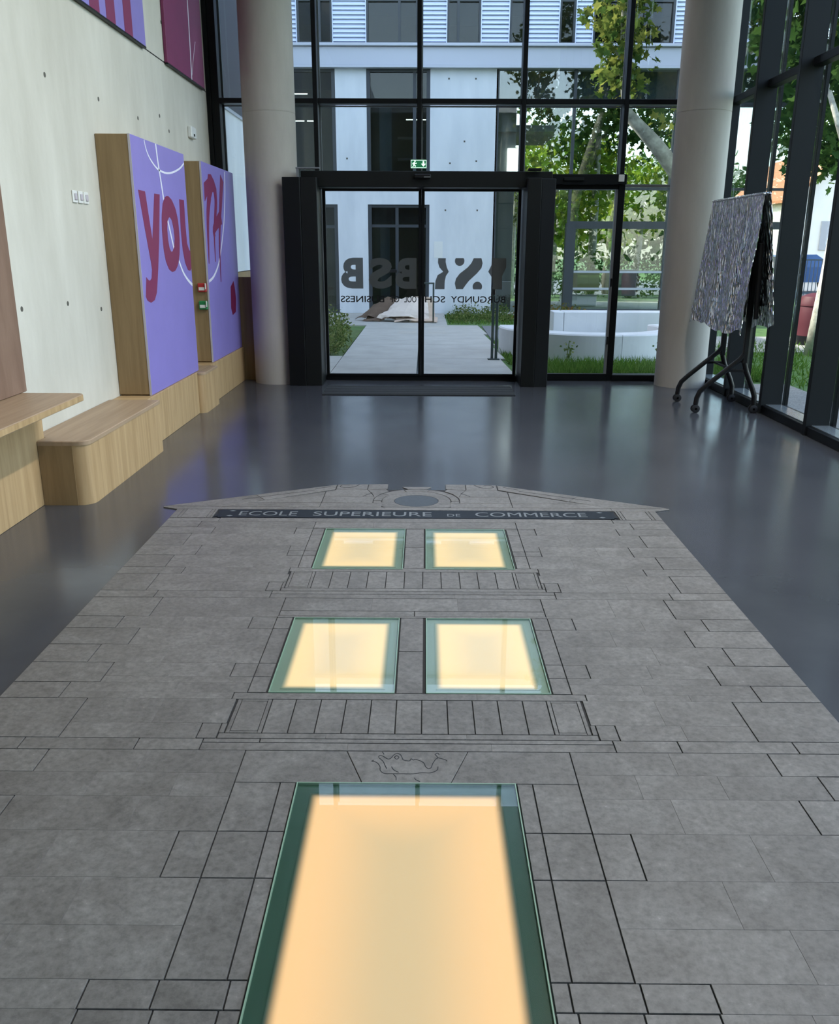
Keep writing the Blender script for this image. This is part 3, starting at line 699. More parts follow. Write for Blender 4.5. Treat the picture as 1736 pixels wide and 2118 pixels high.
# ------------------------------------------------------------------ stone facade drawing inlaid in the floor
XC = -.05; ZB, ZT = .0012, .007
inl = thing('stone_inlay', (XC, 3.2, 0), 'grey stone floor inlay drawing a house front with lit windows', 'floor inlay')
HO = 1.517
obj('grout_bed', MB().prism([(XC-HO,.9),(XC+HO,.9),(XC+HO,5.25),(XC+1.51,5.28),(XC+1.50,5.31),(XC+.55,5.85),(XC+.2,5.87),(XC+.2,5.74),(XC-.2,5.74),(XC-.2,5.87),(XC-.55,5.85),(XC-1.50,5.31),(XC-1.51,5.28),(XC-HO,5.25)], .0004, .0020), MT['grout'], inl)
PIECES = []
def spoly(poly, gap=.0022):
    p = inset([(XC+a, b) for a, b in poly], gap)
    PIECES.append((p, .0012))
FAINT = .0002; DARK = .0022
def st(x0, x1, y0, y1, gl=DARK, gr=DARK, gt=DARK, gb=DARK):
    a, b, c, d = XC+x0+gl, XC+x1-gr, y0+gb, y1-gt
    PIECES.append(([(a,c),(b,c),(b,d),(a,d)], .0005))
def sym(x0, x1, y0, y1, **k):
    st(x0, x1, y0, y1, **k)
    k2 = dict(k); k2['gl'], k2['gr'] = k.get('gr', DARK), k.get('gl', DARK); st(-x1, -x0, y0, y1, **k2)
# quoins (y hi, y lo, inner x)
QY = [4.99,4.875,4.753,4.548,4.388,4.206,4.11,3.885]; QX = [1.297,1.187,1.297,1.187,1.297,1.187,1.297]
for a, b, x in zip(QY[:-1], QY[1:], QX): sym(x, HO, b, a)
QY2 = [3.80,3.578,3.453,3.29,3.126,2.962,2.84,2.572]; QX2 = [1.187,1.297,1.187,1.297,1.187,1.297,1.187]
for a, b, x in zip(QY2[:-1], QY2[1:], QX2): sym(x, HO, b, a)
QY3 = [2.5,2.372,2.248,2.086,1.895,1.727,1.563,1.482,1.3,1.1]; QX3 = [1.187,1.297,1.187,1.297,1.187,1.297,1.187,1.297,1.187]
for a, b, x in zip(QY3[:-1], QY3[1:], QX3): sym(x, HO, b, a)
sym(1.235, HO, 3.80, 3.885); sym(1.297, HO, 2.5, 2.572)
# field courses: (y lo, y hi, inner, outer, joints)
def field(y0, y1, xi, xo, js=()):
    xs = [xi]+list(js)+[xo]
    for k, (a, b) in enumerate(zip(xs[:-1], xs[1:])):
        sym(a, b, y0, y1, gl=DARK if k == 0 else FAINT, gr=DARK if k == len(xs)-2 else FAINT, gt=FAINT, gb=FAINT)
field(4.875, 4.99, .604, 1.297, (.95,))
field(4.753, 4.875, .705, 1.187, ()); field(4.548, 4.753, .604, 1.297, (.88,)); field(4.388, 4.548, .69, 1.187, (1.0,))
field(4.206, 4.388, .604, 1.297, (.84,)); field(4.11, 4.206, .642, 1.187, (.98,)); field(4.005, 4.11, .632, 1.297, (.9,)); field(3.885, 4.005, .717, 1.297, (1.05,))
sym(.604, .69, 4.47, 4.548, gr=FAINT, gt=FAINT); sym(.604, .69, 4.39, 4.47); st(-.704,-.604,4.753,4.86); st(.604,.704,4.753,4.86); sym(.604,.704,4.86,4.875,gt=FAINT)
sym(.682, 1.235, 3.80, 3.885)
field(3.578, 3.80, .604, 1.187, (.92,)); field(3.453, 3.578, .717, 1.297, (1.02,)); field(3.29, 3.453, .607, 1.187, (.86,)); field(3.126, 3.29, .607, 1.297, (1.0,))
field(3.012, 3.126, .70, 1.187, (.94,)); field(2.962, 3.012, .607, 1.187); field(2.887, 2.962, .607, 1.297, (.88,)); field(2.84, 2.887, .655, 1.297, (1.04,))
field(2.67, 2.84, .636, 1.187, (.90,)); field(2.572, 2.67, .72, 1.187, (.95,))
sym(.692, .91, 2.5, 2.572); sym(.91, 1.297, 2.5, 2.572)
field(2.372, 2.5, .535, 1.187, (.86,)); field(2.248, 2.372, .535, 1.297, (.72,.98)); field(2.086, 2.248, .535, 1.187, (.80,)); field(1.895, 2.086, .643, 1.297, (.98,))
field(1.727, 1.895, .535, 1.187, (.84,)); field(1.563, 1.727, .535, 1.297, (.95,)); field(1.482, 1.563, .705, 1.187, ()); field(1.3, 1.482, .70, 1.297, (.9,)); field(1.1, 1.3, .70, 1.187, (.95,))
# upper window group
st(-.604, -.25, 4.875, 4.99, gr=FAINT); st(-.25, .25, 4.875, 4.99, gl=FAINT, gr=FAINT); st(.25, .604, 4.875, 4.99, gl=FAINT)
st(-.604, .604, 4.858, 4.875)
st(-.053, .053, 4.53, 4.856); st(-.053, .053, 4.206, 4.53)
for a, b in ((4.753,4.856),(4.47,4.753),(4.39,4.47),(4.206,4.39)): sym(.535, .604, a, b)
st(-.642, .642, 4.151, 4.206)
DV = [.046,.138,.231,.323,.415,.503]
def balustrade(y0, y1):
    for a, b in zip([-d for d in DV[::-1]]+DV[:-1], [-d for d in DV[::-1]][1:]+DV): st(a, b, y0, y1)
    for s_ in (1, -1):
        xa, xb = (.503, .630) if s_ > 0 else (-.630, -.503)
        w = .016; yb, yt = y0, y1
        st(xa, xa+w, yb, yt, gr=.0014); st(xb-w, xb, yb, yt, gl=.0014); st(xa+w, xb-w, yb, yb+.014, gl=FAINT, gr=FAINT, gt=.0014); st(xa+w, xb-w, yt-.014, yt, gl=FAINT, gr=FAINT, gb=.0014)
        st(xa+w, xb-w, yb+.014, yt-.014, gl=.0014, gr=.0014, gt=.0014, gb=.0014)
balustrade(3.926, 4.151)
st(-.645, .645, 3.888, 3.926); sym(.647, .717, 3.888, 4.003); sym(.632, .647, 3.926, 4.003)
st(-.682, -.1, 3.85, 3.888, gr=FAINT); st(-.1, .682, 3.85, 3.888, gl=FAINT); st(-.682, .2, 3.80, 3.85, gr=FAINT); st(.2, .682, 3.80, 3.85, gl=FAINT)
# middle window group
st(-.604, -.19, 3.65, 3.80, gr=FAINT); st(-.19, .21, 3.65, 3.80, gl=FAINT, gr=FAINT); st(.21, .604, 3.65, 3.80, gl=FAINT)
st(-.604, .01, 3.592, 3.65); st(.01, .604, 3.592, 3.65); st(-.607, .607, 3.576, 3.592, gt=FAINT)
st(-.051, .051, 3.238, 3.574); st(-.051, .051, 2.888, 3.238)
for a, b in ((3.453,3.575),(3.126,3.453),(3.012,3.126),(2.888,3.012)): sym(.536, .607, a, b)
sym(.607, .717, 3.453, 3.578); sym(.607, .70, 3.012, 3.126)
st(-.655, .25, 2.838, 2.887, gr=FAINT); st(.25, .655, 2.838, 2.887, gl=FAINT)
balustrade(2.606, 2.838)
st(-.65, -.28, 2.572, 2.606, gr=FAINT); st(-.28, .20, 2.572, 2.606, gl=FAINT, gr=FAINT); st(.20, .65, 2.572, 2.606, gl=FAINT); sym(.652, .72, 2.572, 2.67); sym(.632, .652, 2.606, 2.67)
st(-.692, -.5, 2.547, 2.572); st(-.5, .692, 2.547, 2.572); st(-.692, -.2, 2.5, 2.547, gr=FAINT); st(-.2, .28, 2.5, 2.547, gl=FAINT, gr=FAINT); st(.28, .692, 2.5, 2.547, gl=FAINT)
# big door group
for poly in ([(-.535,2.322),(-.138,2.322),(-.20,2.5),(-.535,2.5)], [(-.138,2.322),(.138,2.322),(.20,2.5),(-.20,2.5)], [(.138,2.322),(.535,2.322),(.535,2.5),(.20,2.5)]): spoly(poly, .0012)
for a, b in ((2.086,2.322),(1.895,2.086),(1.563,1.895)):
    sym(.343, .392, a, b); sym(.392, .535, a, b)
sym(.535, .643, 1.895, 2.086)
sym(.343, .383, 1.482, 1.563); sym(.383, .545, 1.482, 1.563); sym(.545, .705, 1.482, 1.563)
sym(.343, .392, 1.1, 1.482); sym(.392, .535, 1.1, 1.482); sym(.535, .70, 1.1, 1.482)
# capitals, cornice, pediment
for a, b in ((1.255,1.27),(1.27,1.292),(1.292,1.45),(1.45,1.472),(1.472,HO)): sym(a, b, 5.062, 5.245, gl=.0018, gr=.0018)
sym(1.2, HO, 4.99, 5.058); st(-1.2, -.3, 4.99, 5.065, gr=FAINT); st(-.3, .35, 4.99, 5.065, gl=FAINT, gr=FAINT); st(.35, 1.2, 4.99, 5.065, gl=FAINT)
sym(.55, 1.245, 5.243, 5.305, gl=FAINT, gr=FAINT); st(-.55, .55, 5.243, 5.305, gl=FAINT, gr=FAINT)
for s_ in (1, -1):
    P = lambda pts: spoly([(s_*x, y_) for x, y_ in (pts if s_ > 0 else pts[::-1])], .0016)
    P([(1.245,5.245),(HO,5.245),(1.62,5.288),(1.62,5.308),(1.245,5.305)])
    P([(.222,5.307),(.62,5.307),(.62,5.40),(.222,5.40)])
    P([(.62,5.307),(1.25,5.307),(1.10,5.40),(.62,5.40)])
    P([(1.25,5.307),(1.61,5.312),(1.08,5.585),(1.00,5.46)])
    P([(1.00,5.46),(1.08,5.585),(.56,5.85),(.56,5.73)])
    P([(.62,5.402),(1.09,5.402),(.99,5.455),(.62,5.67)])
    P([(.285,5.402),(.618,5.402),(.618,5.55),(.285,5.55)])
    P([(.285,5.552),(.618,5.552),(.618,5.67),(.555,5.71),(.555,5.73),(.34,5.73),(.30,5.62)])
    P([(.34,5.732),(.555,5.732),(.555,5.855),(.34,5.865)])
    P([(.20,5.745),(.338,5.72),(.338,5.868),(.20,5.87)])
for s_ in (1, -1):
    P([(.222,5.402),(.283,5.402),(.283,5.45),(.231,5.45)])
    P([(.288,5.47),(.288,5.57),(.305,5.64),(.335,5.715),(.21,5.74),(.19,5.69),(.245,5.62),(.278,5.53)])
# arch ring and oculus
def arc_piece(r0, r1, t0, t1, n=8):
    pts = [(r1*math.cos(t), 5.455+r1*math.sin(t)) for t in np.linspace(t0, t1, n)]+[(r0*math.cos(t), 5.455+r0*math.sin(t)) for t in np.linspace(t1, t0, n)]
    spoly(pts, .0016)
for k in range(5): arc_piece(.228, .283, PI*k/5, PI*(k+1)/5)
n = 48; vs = []; fs = []
for k in range(n):
    t_ = 2*PI*k/n; c_, s_ = math.cos(t_), math.sin(t_)
    if s_ >= 0: ro = .224
    else: ro = min(.224/max(abs(c_),1e-6), (5.455-5.309)/max(-s_,1e-6))
    for z in (ZB, ZT):
        vs += [(XC+ro*c_, 5.455+ro*s_, z), (XC+.146*c_, 5.455+.135*s_, z)]
for k in range(n):
    i, j = 4*k, 4*((k+1)%n); fs += [(i+2,j+2,j+3,i+3),(i,i+1,j+1,j),(i,j,j+2,i+2),(i+1,i+3,j+3,j+1)]
obj('stone', MB().add(vs, fs), MT['stone'], inl)
obj('oculus', MB().prism([(XC+.143*math.cos(t), 5.455+.132*math.sin(t)) for t in np.linspace(0, 2*PI, 41)[:-1]], ZB, ZT), MT['oculus'], inl)
obj('keystone', MB().prism([(XC-.06,5.742),(XC+.06,5.742),(XC+.10,5.80),(XC-.10,5.80)], .0008, ZT-.001), MT['stone'], inl)
# scrolls and cartouche engraved in dark lines
def eng(pts, w=.0045): return lambda mb: mb.ribbon(pts, w, lambda a,b,sd: (a, b, ZT-.0006+.0012*sd))
mb = MB()
for s_ in (1, -1):
    for pts in ([(.40,5.86),(.43,5.80),(.48,5.77),(.53,5.79),(.52,5.84),(.47,5.84)], [(.60,5.80),(.66,5.76),(.70,5.73)], [(.30,5.64),(.33,5.60),(.36,5.555)], [(.7,5.70),(.9,5.60),(1.15,5.47)]):
        eng([(XC+s_*a, b) for a, b in pts], .006)(mb)
obj('scroll_engraving', mb, MT['grout'], inl)
mb = MB()
for pts in ([(-.165,2.441),(-.148,2.434),(-.136,2.411),(-.134,2.389),(-.12,2.373),(-.099,2.372),(-.064,2.372),(-.029,2.372),(-.002,2.379),(.024,2.378),(.046,2.392),(.05,2.413)],
  [(-.143,2.462),(-.141,2.473),(-.13,2.471),(-.113,2.454),(-.103,2.459),(-.094,2.478),(-.082,2.487),(-.07,2.475),(-.064,2.453),(-.057,2.447),(-.042,2.444),(-.037,2.456),(-.03,2.449),(-.023,2.453),(-.006,2.444),(.005,2.432),(.01,2.413),(.019,2.401),(.028,2.407),(.033,2.429),(.043,2.454),(.05,2.464),(.041,2.483)],
  [(-.141,2.46),(-.127,2.439),(-.119,2.414),(-.114,2.399)], [(-.099,2.411),(-.091,2.393),(-.075,2.379)], [(-.092,2.464),(-.085,2.474),(-.077,2.464),(-.084,2.453),(-.092,2.464)],
  [(.05,2.464),(.077,2.45),(.079,2.442)], [(-.092,2.369),(-.083,2.354),(-.082,2.336)], [(-.025,2.351),(-.02,2.34),(-.007,2.331)], [(-.133,2.495),(-.128,2.486),(-.127,2.478)], [(-.165,2.441),(-.158,2.447)], [(.041,2.483),(.05,2.49),(.055,2.48)]):
    eng(pts, .0022)(mb)
obj('cartouche_engraving', mb, MT['inlay'], inl)
# name band
ns = .03
bandp = [(-1.225,5.075),(1.225,5.075),(1.225,5.10),(1.25,5.085),(1.235,5.16),(1.25,5.232),(1.225,5.215),(1.225,5.238),(-1.225,5.238),(-1.225,5.215),(-1.25,5.232),(-1.235,5.16),(-1.25,5.085),(-1.225,5.10)]
nb = obj('name_band', MB().prism([(XC+a, b) for a, b in bandp], ZB, ZT), MT['inlay'], inl)
for wd, xa, xb, ya, yb in (('ECOLE',-1.152,-.791,5.112,5.20),('SUPERIEURE',-.691,.049,5.112,5.20),('DE',.146,.227,5.112,5.165),('COMMERCE',.321,1.016,5.112,5.20)):
    mb = MB(); text_plate(mb, wd, xa, xb, ya, yb, lambda a,b,sd: (a, b, ZT-.0005+.0012*sd)); obj('word', mb, MT['letter'], nb)
for x in (-1.155, 1.155):
    for y_ in (5.105, 5.208):
        obj('stud', MB().prism([(XC+x-.02,y_),(XC+x,y_-.012),(XC+x+.02,y_),(XC+x,y_+.012)], ZT-.0005, ZT+.0008), MT['letter'], nb)
# the 295 stones that show largest are parts; the slivers between them are joined into one part
def shown(pc):
    p = pc[0]; n = len(p)
    return abs(sum(p[i][0]*p[(i+1)%n][1]-p[(i+1)%n][0]*p[i][1] for i in range(n)))/max(p[0][1], 1.4)**2.5
PIECES.sort(key=shown, reverse=True)
for p, ch in PIECES[:295]: obj('stone', MB().prism(p, ZB, ZT, ch), MT['stone'], inl)
mb = MB()
for p, ch in PIECES[295:]: mb.prism(p, ZB, ZT, ch)
obj('small_stones', mb, MT['stone'], inl, kind='stuff')

# ------------------------------------------------------------------ lit glass windows in the floor
RIM = dict(green_border=(.035,.085,.062), lit_border=(.20,.28,.22))
def floor_light(x0, x1, y0, y1, ins, col, core, stn, label, rim='green_border'):
    t = thing('floor_light', ((x0+x1)/2, (y0+y1)/2, 0), label, 'floor light', 'lit glass windows in the floor')
    obj('backing', MB().box(x0, x1, y0, y1, .0008, .0024), MT[rim], t)
    e = .0035; zt = .0105
    obj('glass_edge', MB().box(x0,x0+e,y0,y1,.0024,zt).box(x1-e,x1,y0,y1,.0024,zt).box(x0+e,x1-e,y0,y0+e,.0024,zt).box(x0+e,x1-e,y1-e,y1,.0024,zt), MT['green_edge'], t)
    m = ins-.008; a, b, c, d = x0+m, x1-m, y0+m, y1-m
    mat = lit_panel_material('lit_diffuser', (b-a)/2, (d-c)/2, RIM[rim], col, core, stn)
    obj('diffuser', MB().box(a, b, c, d, .0026, .0036), mat, t)
    obj('glass_pane', MB().box(x0+e, x1-e, y0+e, y1-e, .0082, .0102), MT['floor_glass'], t)
WARM, CORE = (1.0,.615,.27), (.76,.49,.26)
floor_light(-.578,-.108,4.188,4.852,.045, WARM, CORE, .63, 'lit glass window in the floor, far left of the four small ones', 'lit_border')
floor_light(.011,.474,4.188,4.852,.045, WARM, CORE, .63, 'lit glass window in the floor, far right of the four small ones', 'lit_border')
floor_light(-.578,-.106,2.886,3.568,.045, WARM, CORE, .63, 'lit glass window in the floor, near left of the four small ones', 'lit_border')
floor_light(.012,.480,2.886,3.568,.045, WARM, CORE, .63, 'lit glass window in the floor, near right of the four small ones', 'lit_border')
floor_light(-.390,.290,.55,2.320,.056, (1.0,.58,.27), (.70,.485,.27), .66, 'large lit glass door in the floor closest to the camera, wide dark green rim')


# ================================================================== outside
# ------------------------------------------------------------------ ground
ZG = -.03
tag(obj('lawn', MB().box(-40, 90, 11.16, 140, -.5, ZG-.03).box(3.75, 90, -20, 11.16, -.5, ZG-.03), MT['lawn']), 'green lawn around the courtyard and beyond the right window', 'lawn', kind='structure')
path = thing('courtyard_path', (0, 15, ZG), kind='structure', label='pale broom-finished concrete path leading away from the glass door', cat='path')
ys = [11.17, 13.4, 15.4, 17.4, 19.36]
for a, b in zip(ys[:-1], ys[1:]):
    obj('slab', MB().prism([(-1.28,a+.004),(-.112,a+.004),(-.112,b-.004),(-1.28,b-.004)], ZG-.06, ZG, .004), MT['pave'], path)
    obj('slab', MB().prism([(-.062,a+.004),(1.24,a+.004),(1.16,b-.004),(-.062,b-.004)], ZG-.06, ZG, .004), MT['pave'], path)
obj('slab', MB().prism([(-2.6,11.3),(-1.288,11.3),(-1.288,13.68),(-2.6,13.68)], ZG-.06, ZG, .004), MT['pave'], path)
obj('slot_drain', MB().box(-.108, -.101, 11.2, 19.3, ZG-.03, ZG-.004).box(-.074, -.067, 11.2, 19.3, ZG-.03, ZG-.004), MT['frame'], path)
obj('drain_cover', MB().box(-.098, -.077, 11.2, 19.3, ZG-.03, ZG-.002), MT['sill'], path)
for a, b in ((-5, -2.2), (-2.2, -.1), (-.1, .5)):
    obj('slab', MB().prism([(a+.004,19.37),(b-.004,19.37),(b-.004,22.98),(a+.004,22.98)], ZG-.06, ZG, .004), MT['pave'], path)
obj('gravel_strip', MB().box(1.25, 1.55, 16.2, 19.36, ZG-.06, ZG-.006), MT['asphalt'], path)
for a, b in ((1.6, 3.2), (3.2, 5.4)):
    obj('slab', MB().prism([(a,16.3),(b-.01,16.3),(b-.01,19.2),(a,19.2)], ZG-.06, ZG+.005, .004), MT['pave'], path)
tag(obj('planting_soil', MB().box(-2.6, -1.3, 13.7, 18.3, -.2, ZG-.01), MT['soil']), 'planting bed soil left of the courtyard path', 'soil', kind='structure')
tag(obj('gravel_border', MB().box(3.72, 4.6, -4, 11.0, -.2, ZG-.012), MT['gravel']), 'gravel border outside the right window', 'gravel', kind='structure')
tag(obj('terrace_slab', MB().box(4.9, 8.5, 14.6, 17.2, -.2, ZG-.01), MT['pave']), 'pale paving on the lawn right of the courtyard', 'paving', kind='structure')
tag(obj('street', MB().box(-10, 90, 33, 48, -.3, ZG-.015).box(20, 90, -20, 33, -.3, ZG-.02), MT['asphalt']), 'grey street beyond the fence', 'street', kind='structure')

def leaves(n, blobs, size, seed, star=False, flat=.0, squash=1.0):
    rg = np.random.default_rng(seed); mb = MB()
    w = np.array([b[3]*b[4]*b[5] for b in blobs]); w = w/w.sum(); idx = rg.choice(len(blobs), n, p=w)
    d = rg.normal(size=(n,3)); d /= np.linalg.norm(d, axis=1)[:,None]; rad = rg.uniform(.25, 1, n)**.45
    B = np.array([b[:6] for b in blobs])[idx]; C = B[:,:3]+d*rad[:,None]*B[:,3:]
    C += rg.normal(size=(n,3))*size*.7
    nn = rg.normal(size=(n,3)); nn[:,2] += flat; nn /= np.linalg.norm(nn, axis=1)[:,None]
    a = rg.normal(size=(n,3)); a -= (a*nn).sum(1)[:,None]*nn; a /= np.linalg.norm(a, axis=1)[:,None]; b_ = np.cross(nn, a)
    sz = size*rg.uniform(.55, 1.25, n)
    if star: shp = [(0,-.55),(.16,-.28),(.5,-.30),(.36,0),(.52,.30),(.18,.26),(0,.62),(-.18,.26),(-.52,.30),(-.36,0),(-.5,-.30),(-.16,-.28)]
    else: shp = [(0,-.5),(.27,-.05),(0,.55),(-.27,-.05)]
    k = len(shp); V = np.zeros((n,k,3))
    for i, (p, q) in enumerate(shp):
        V[:,i] = C+(a*p*squash+b_*q)*sz[:,None]+nn*(abs(p)*.25*sz)[:,None]
    me_v = V.reshape(-1,3); mb.v = me_v.tolist(); mb.f = [tuple(range(i*k,(i+1)*k)) for i in range(n)]
    return mb
def leaf_obj(name, mb, mat, parent):
    return obj(name, mb, mat, parent, recalc=False, kind='stuff')

# ------------------------------------------------------------------ opposite building
YB2 = 23.0
bd = thing('courtyard_building', (0, YB2, 0), 'concrete and louvred-metal building across the courtyard', 'building')
obj('concrete_pier', MB().box(-2.21, -1.45, YB2, 24, -.1, 5.72), MT['extc'], bd)
obj('concrete_pier', MB().box(.10, 1.74, YB2, 24, -.1, 5.72), MT['extc'], bd)
obj('concrete_band', MB().box(-1.45, .10, YB2, 24, 2.63, 3.12), MT['extc'], bd)
obj('concrete_band', MB().box(-6, -2.21, YB2, 24, 2.63, 3.12), MT['extc'], bd)
for (x, z) in ((.55,5.5),(1.2,5.5),(.6,3.6),(1.25,3.65),(-1.95,3.7),(.5,2.5),(1.3,2.5),(.95,4.1)):
    obj('tie_hole', MB().box(x-.02, x+.02, YB2-.003, YB2+.01, z-.02, z+.02), MT['hole'], bd)
obj('fascia', MB().bbox(-8, 9.2, YB2-.12, 24, 5.77, 6.17, .01), MT['fascia'], bd)
obj('drip_edge', MB().box(-8, 9.2, YB2-.16, YB2+.3, 5.715, 5.77), MT['fascia'], bd)
obj('ledge', MB().bbox(-8, 9.2, YB2-.2, 24, 6.175, 6.24, .008), MT['fascia'], bd)
obj('core', MB().box(-8, 1.6, 26, 29, -.1, 5.72).box(-8, 9.2, 24.6, 29, 6.24, 10.5).box(-8, 9.2, 24, 29, 5.75, 6.2).box(1.55,1.74,24,29,-.1,5.72), MT['dark_room'], bd)
obj('roof', MB().box(-8.2, 9.4, YB2-.2, 29.2, 10.5, 10.7), MT['fascia'], bd)
LV = [(-4.6,-4.2),(-3.38,-3.08),(-2.24,-1.43),(-.20,.49),(1.29,1.97),(2.41,3.15),(3.53,3.95),(5.87,6.7),(7.6,8.3)]
ZL0, ZL1 = 6.245, 8.7
for a, b in LV:
    mb = MB(); nz = 25; h = (ZL1-ZL0-.06)/nz; vs = []; fs = []
    for k in range(nz):
        z = ZL0+.03+k*h
        m = len(vs); vs += [(a+.02,YB2-.01,z),(b-.02,YB2-.01,z),(a+.02,YB2-.07,z+h*.18),(b-.02,YB2-.07,z+h*.18),(a+.02,YB2-.03,z+h*.98),(b-.02,YB2-.03,z+h*.98),(a+.02,YB2+.02,z+h*.5),(b-.02,YB2+.02,z+h*.5)]
        fs += [(m,m+1,m+3,m+2),(m+2,m+3,m+5,m+4),(m+4,m+5,m+7,m+6),(m+6,m+7,m+1,m)]
    lp = obj('louvre_panel', MB().box(a, b, YB2+.02, YB2+.05, ZL0, ZL1).box(a, a+.02, YB2-.075, YB2+.02, ZL0, ZL1).box(b-.02, b, YB2-.075, YB2+.02, ZL0, ZL1), MT['metal_louver'], bd)
    obj('louvre_blades', mb.add(vs, fs), MT['metal_louver'], lp, kind='stuff')
WN = [(-4.2,-3.38),(-3.08,-2.24),(-1.43,-.20),(.49,1.29),(1.97,2.41),(3.15,3.53),(3.95,5.87),(6.7,7.6)]
for i, (a, b) in enumerate(WN):
    fr = MB().box(a, a+.05, YB2-.04, YB2+.12, ZL0, ZL1).box(b-.05, b, YB2-.04, YB2+.12, ZL0, ZL1).box(a+.05, b-.05, YB2-.02, YB2+.1, ZL0, ZL0+.05).box(a+.05, b-.05, YB2-.02, YB2+.1, 7.15, 7.19)
    if b-a > .6: c = b-.36*(b-a) if i != 3 else a+.33*(b-a); fr.box(c-.03, c+.03, YB2-.02, YB2+.1, ZL0+.05, 7.15)
    fo_ = obj('window', fr, MT['win_frame'], bd)
    obj('pane', MB().box(a+.04, b-.04, YB2+.05, YB2+.062, ZL0+.04, ZL1), MT['glass_dark'], fo_)
    obj('blind', MB().box(a+.06, b-.06, YB2+.25, YB2+.27, ZL0+.45 if i%2 else 6.9, ZL1), MT['blind'], fo_)
obj('lintel', MB().box(-8, 9.2, YB2, YB2+.6, ZL1, 10.5), MT['fascia'], bd)
# first-floor and ground-floor openings
def opening(x0, x1, z0, z1, vs, hs, blind, door=False):
    fr = MB().box(x0, x0+.09, YB2+.02, YB2+.2, z0, z1).box(x1-.09, x1, YB2+.02, YB2+.2, z0, z1).box(x0+.09, x1-.09, YB2+.05, YB2+.2, z1-.07, z1).box(x0+.09, x1-.09, YB2+.05, YB2+.2, z0, z0+.06)
    for v in vs: fr.box(v-.04, v+.04, YB2+.06, YB2+.18, z0+.06, z1-.07)
    for h in hs: fr.box(x0+.09, x1-.09, YB2+.07, YB2+.17, h-.035, h+.035)
    w = obj('window', fr, MT['win_frame'], bd)
    obj('pane', MB().box(x0+.08, x1-.08, YB2+.11, YB2+.125, z0+.05, z1-.06), MT['glass_dark'], w)
    if blind: obj('blind', MB().box(x0+.09, x1-.09, YB2+.3, YB2+.33, blind, z1-.05), MT['blind'], w)
    return w
w_ = opening(-1.45, .10, 3.12, 5.72, (-.28,), (4.95,), 4.98)
obj('pale_pillar', MB().box(-1.16, -.86, YB2+.35, YB2+.6, 3.12, 5.2), MT['shutter'], w_)
obj('shelf', MB().box(-.72, -.05, YB2+.9, YB2+1.2, 4.25, 4.3).box(-.72, -.05, YB2+.9, YB2+1.2, 3.75, 3.8), MT['shutter'], w_)
w_ = opening(-6, -2.21, 3.12, 5.72, (-4.6,-3.6,-2.62), (4.95,), 5.3)
w_ = opening(-6, -2.21, -.05, 2.63, (-4.6,-3.4,-2.6), (2.1,), 2.2)
w_ = opening(-1.45, .10, -.05, 2.63, (-.72,), (2.12,), 2.2)
obj('pale_pillar', MB().box(-1.16, -.92, YB2+.3, YB2+.5, 0, 2.1), MT['shutter'], w_)
obj('handle', MB().bbox(-.98, -.72, YB2-.03, YB2+.04, .98, 1.06, .01), MT['black'], w_)
obj('notice', MB().box(.22, .44, YB2-.008, YB2-.001, 1.35, 1.75), MT['white'], bd)
for (x0, x1, z) in ((-3.4,-2.95,5.24),(-.55,.0,5.21),(-3.5,-3.05,4.62),(-2.98,-2.62,4.62),(-.5,.0,4.66)):
    obj('tube_lamp', MB().tube([(x0,23.55,z),(x1,23.55,z)], .014, 8), MT['lamp'], bd)
# glazed link on the right
LX0, LX1 = 1.74, 9.2
obj('link_floor', MB().box(LX0, LX1, YB2, 28, -.1, 0), MT['pave'], bd)
obj('link_soffit', MB().box(LX0, 3.3, YB2+.2, 26.2, 4.35, 4.5), MT['grey_room'], bd)
obj('link_spandrel', MB().box(LX0, LX1, YB2+.3, YB2+.36, 4.98, 5.75), MT['blind'], bd)
for x in (1.74, 2.42, 3.62, 4.84, 6.1, 7.4, 8.6):
    obj('link_mullion', MB().box(x-.035, x+.035, YB2, YB2+.14, 0, 5.72), MT['win_frame'], bd)
obj('door_post', MB().box(3.56, 3.80, YB2-.04, YB2+.2, 0, 2.2), MT['win_frame'], bd)
for z, h in ((2.16,.09),(3.02,.03),(4.95,.05),(.04,.05),(1.02,.025),(.60,.025)):
    obj('link_transom', MB().box(3.62 if z < 2.5 else LX0, LX1, YB2+.01, YB2+.12, z-h, z+h), MT['win_frame'] if z not in (1.02,.60) else MT['fascia'], bd)
for a, b in ((1.74,2.42),(2.42,3.62),(3.62,4.84),(4.84,6.1),(6.1,7.4),(7.4,9.2)):
    obj('link_pane', MB().box(a+.03, b-.03, YB2+.05, YB2+.065, 0, 5.72), MT['glass_link'], bd)
obj('link_mullion', MB().box(LX0, LX0+.5, YB2+.3, YB2+.36, 0, 4.95), MT['grey_room'], bd)
obj('glare_stand_in', MB().bbox(2.03, 2.36, YB2+.2, YB2+.24, 3.28, 3.97, .01), MT['glare'], bd)  # added glow standing in for an overexposed white glare in the glazing
for (x0, x1, z0, z1, m_) in ((3.9,4.9,.02,.30,'white'),(3.95,4.95,.42,.95,'tan'),(5.1,5.35,.35,.95,'tan'),(5.4,6.0,.3,1.0,'grey_room')):
    t_ = thing('waiting_seat', ((x0+x1)/2, 25.6, z0), {3.9:'low pale cabinet inside the glazed link',3.95:'tan cabinet above the pale one inside the glazed link',5.1:'slim tan board inside the glazed link',5.4:'grey cabinet inside the glazed link'}[x0], 'cabinet')
    t_.name = 'low_cabinet'
    obj('body', MB().bbox(x0, x1, 25.4, 25.8, z0, z1, .015), MT[m_], t_); obj('top', MB().bbox(x0-.01, x1+.01, 25.38, 25.82, z1, z1+.02, .006), MT['shutter'], t_)

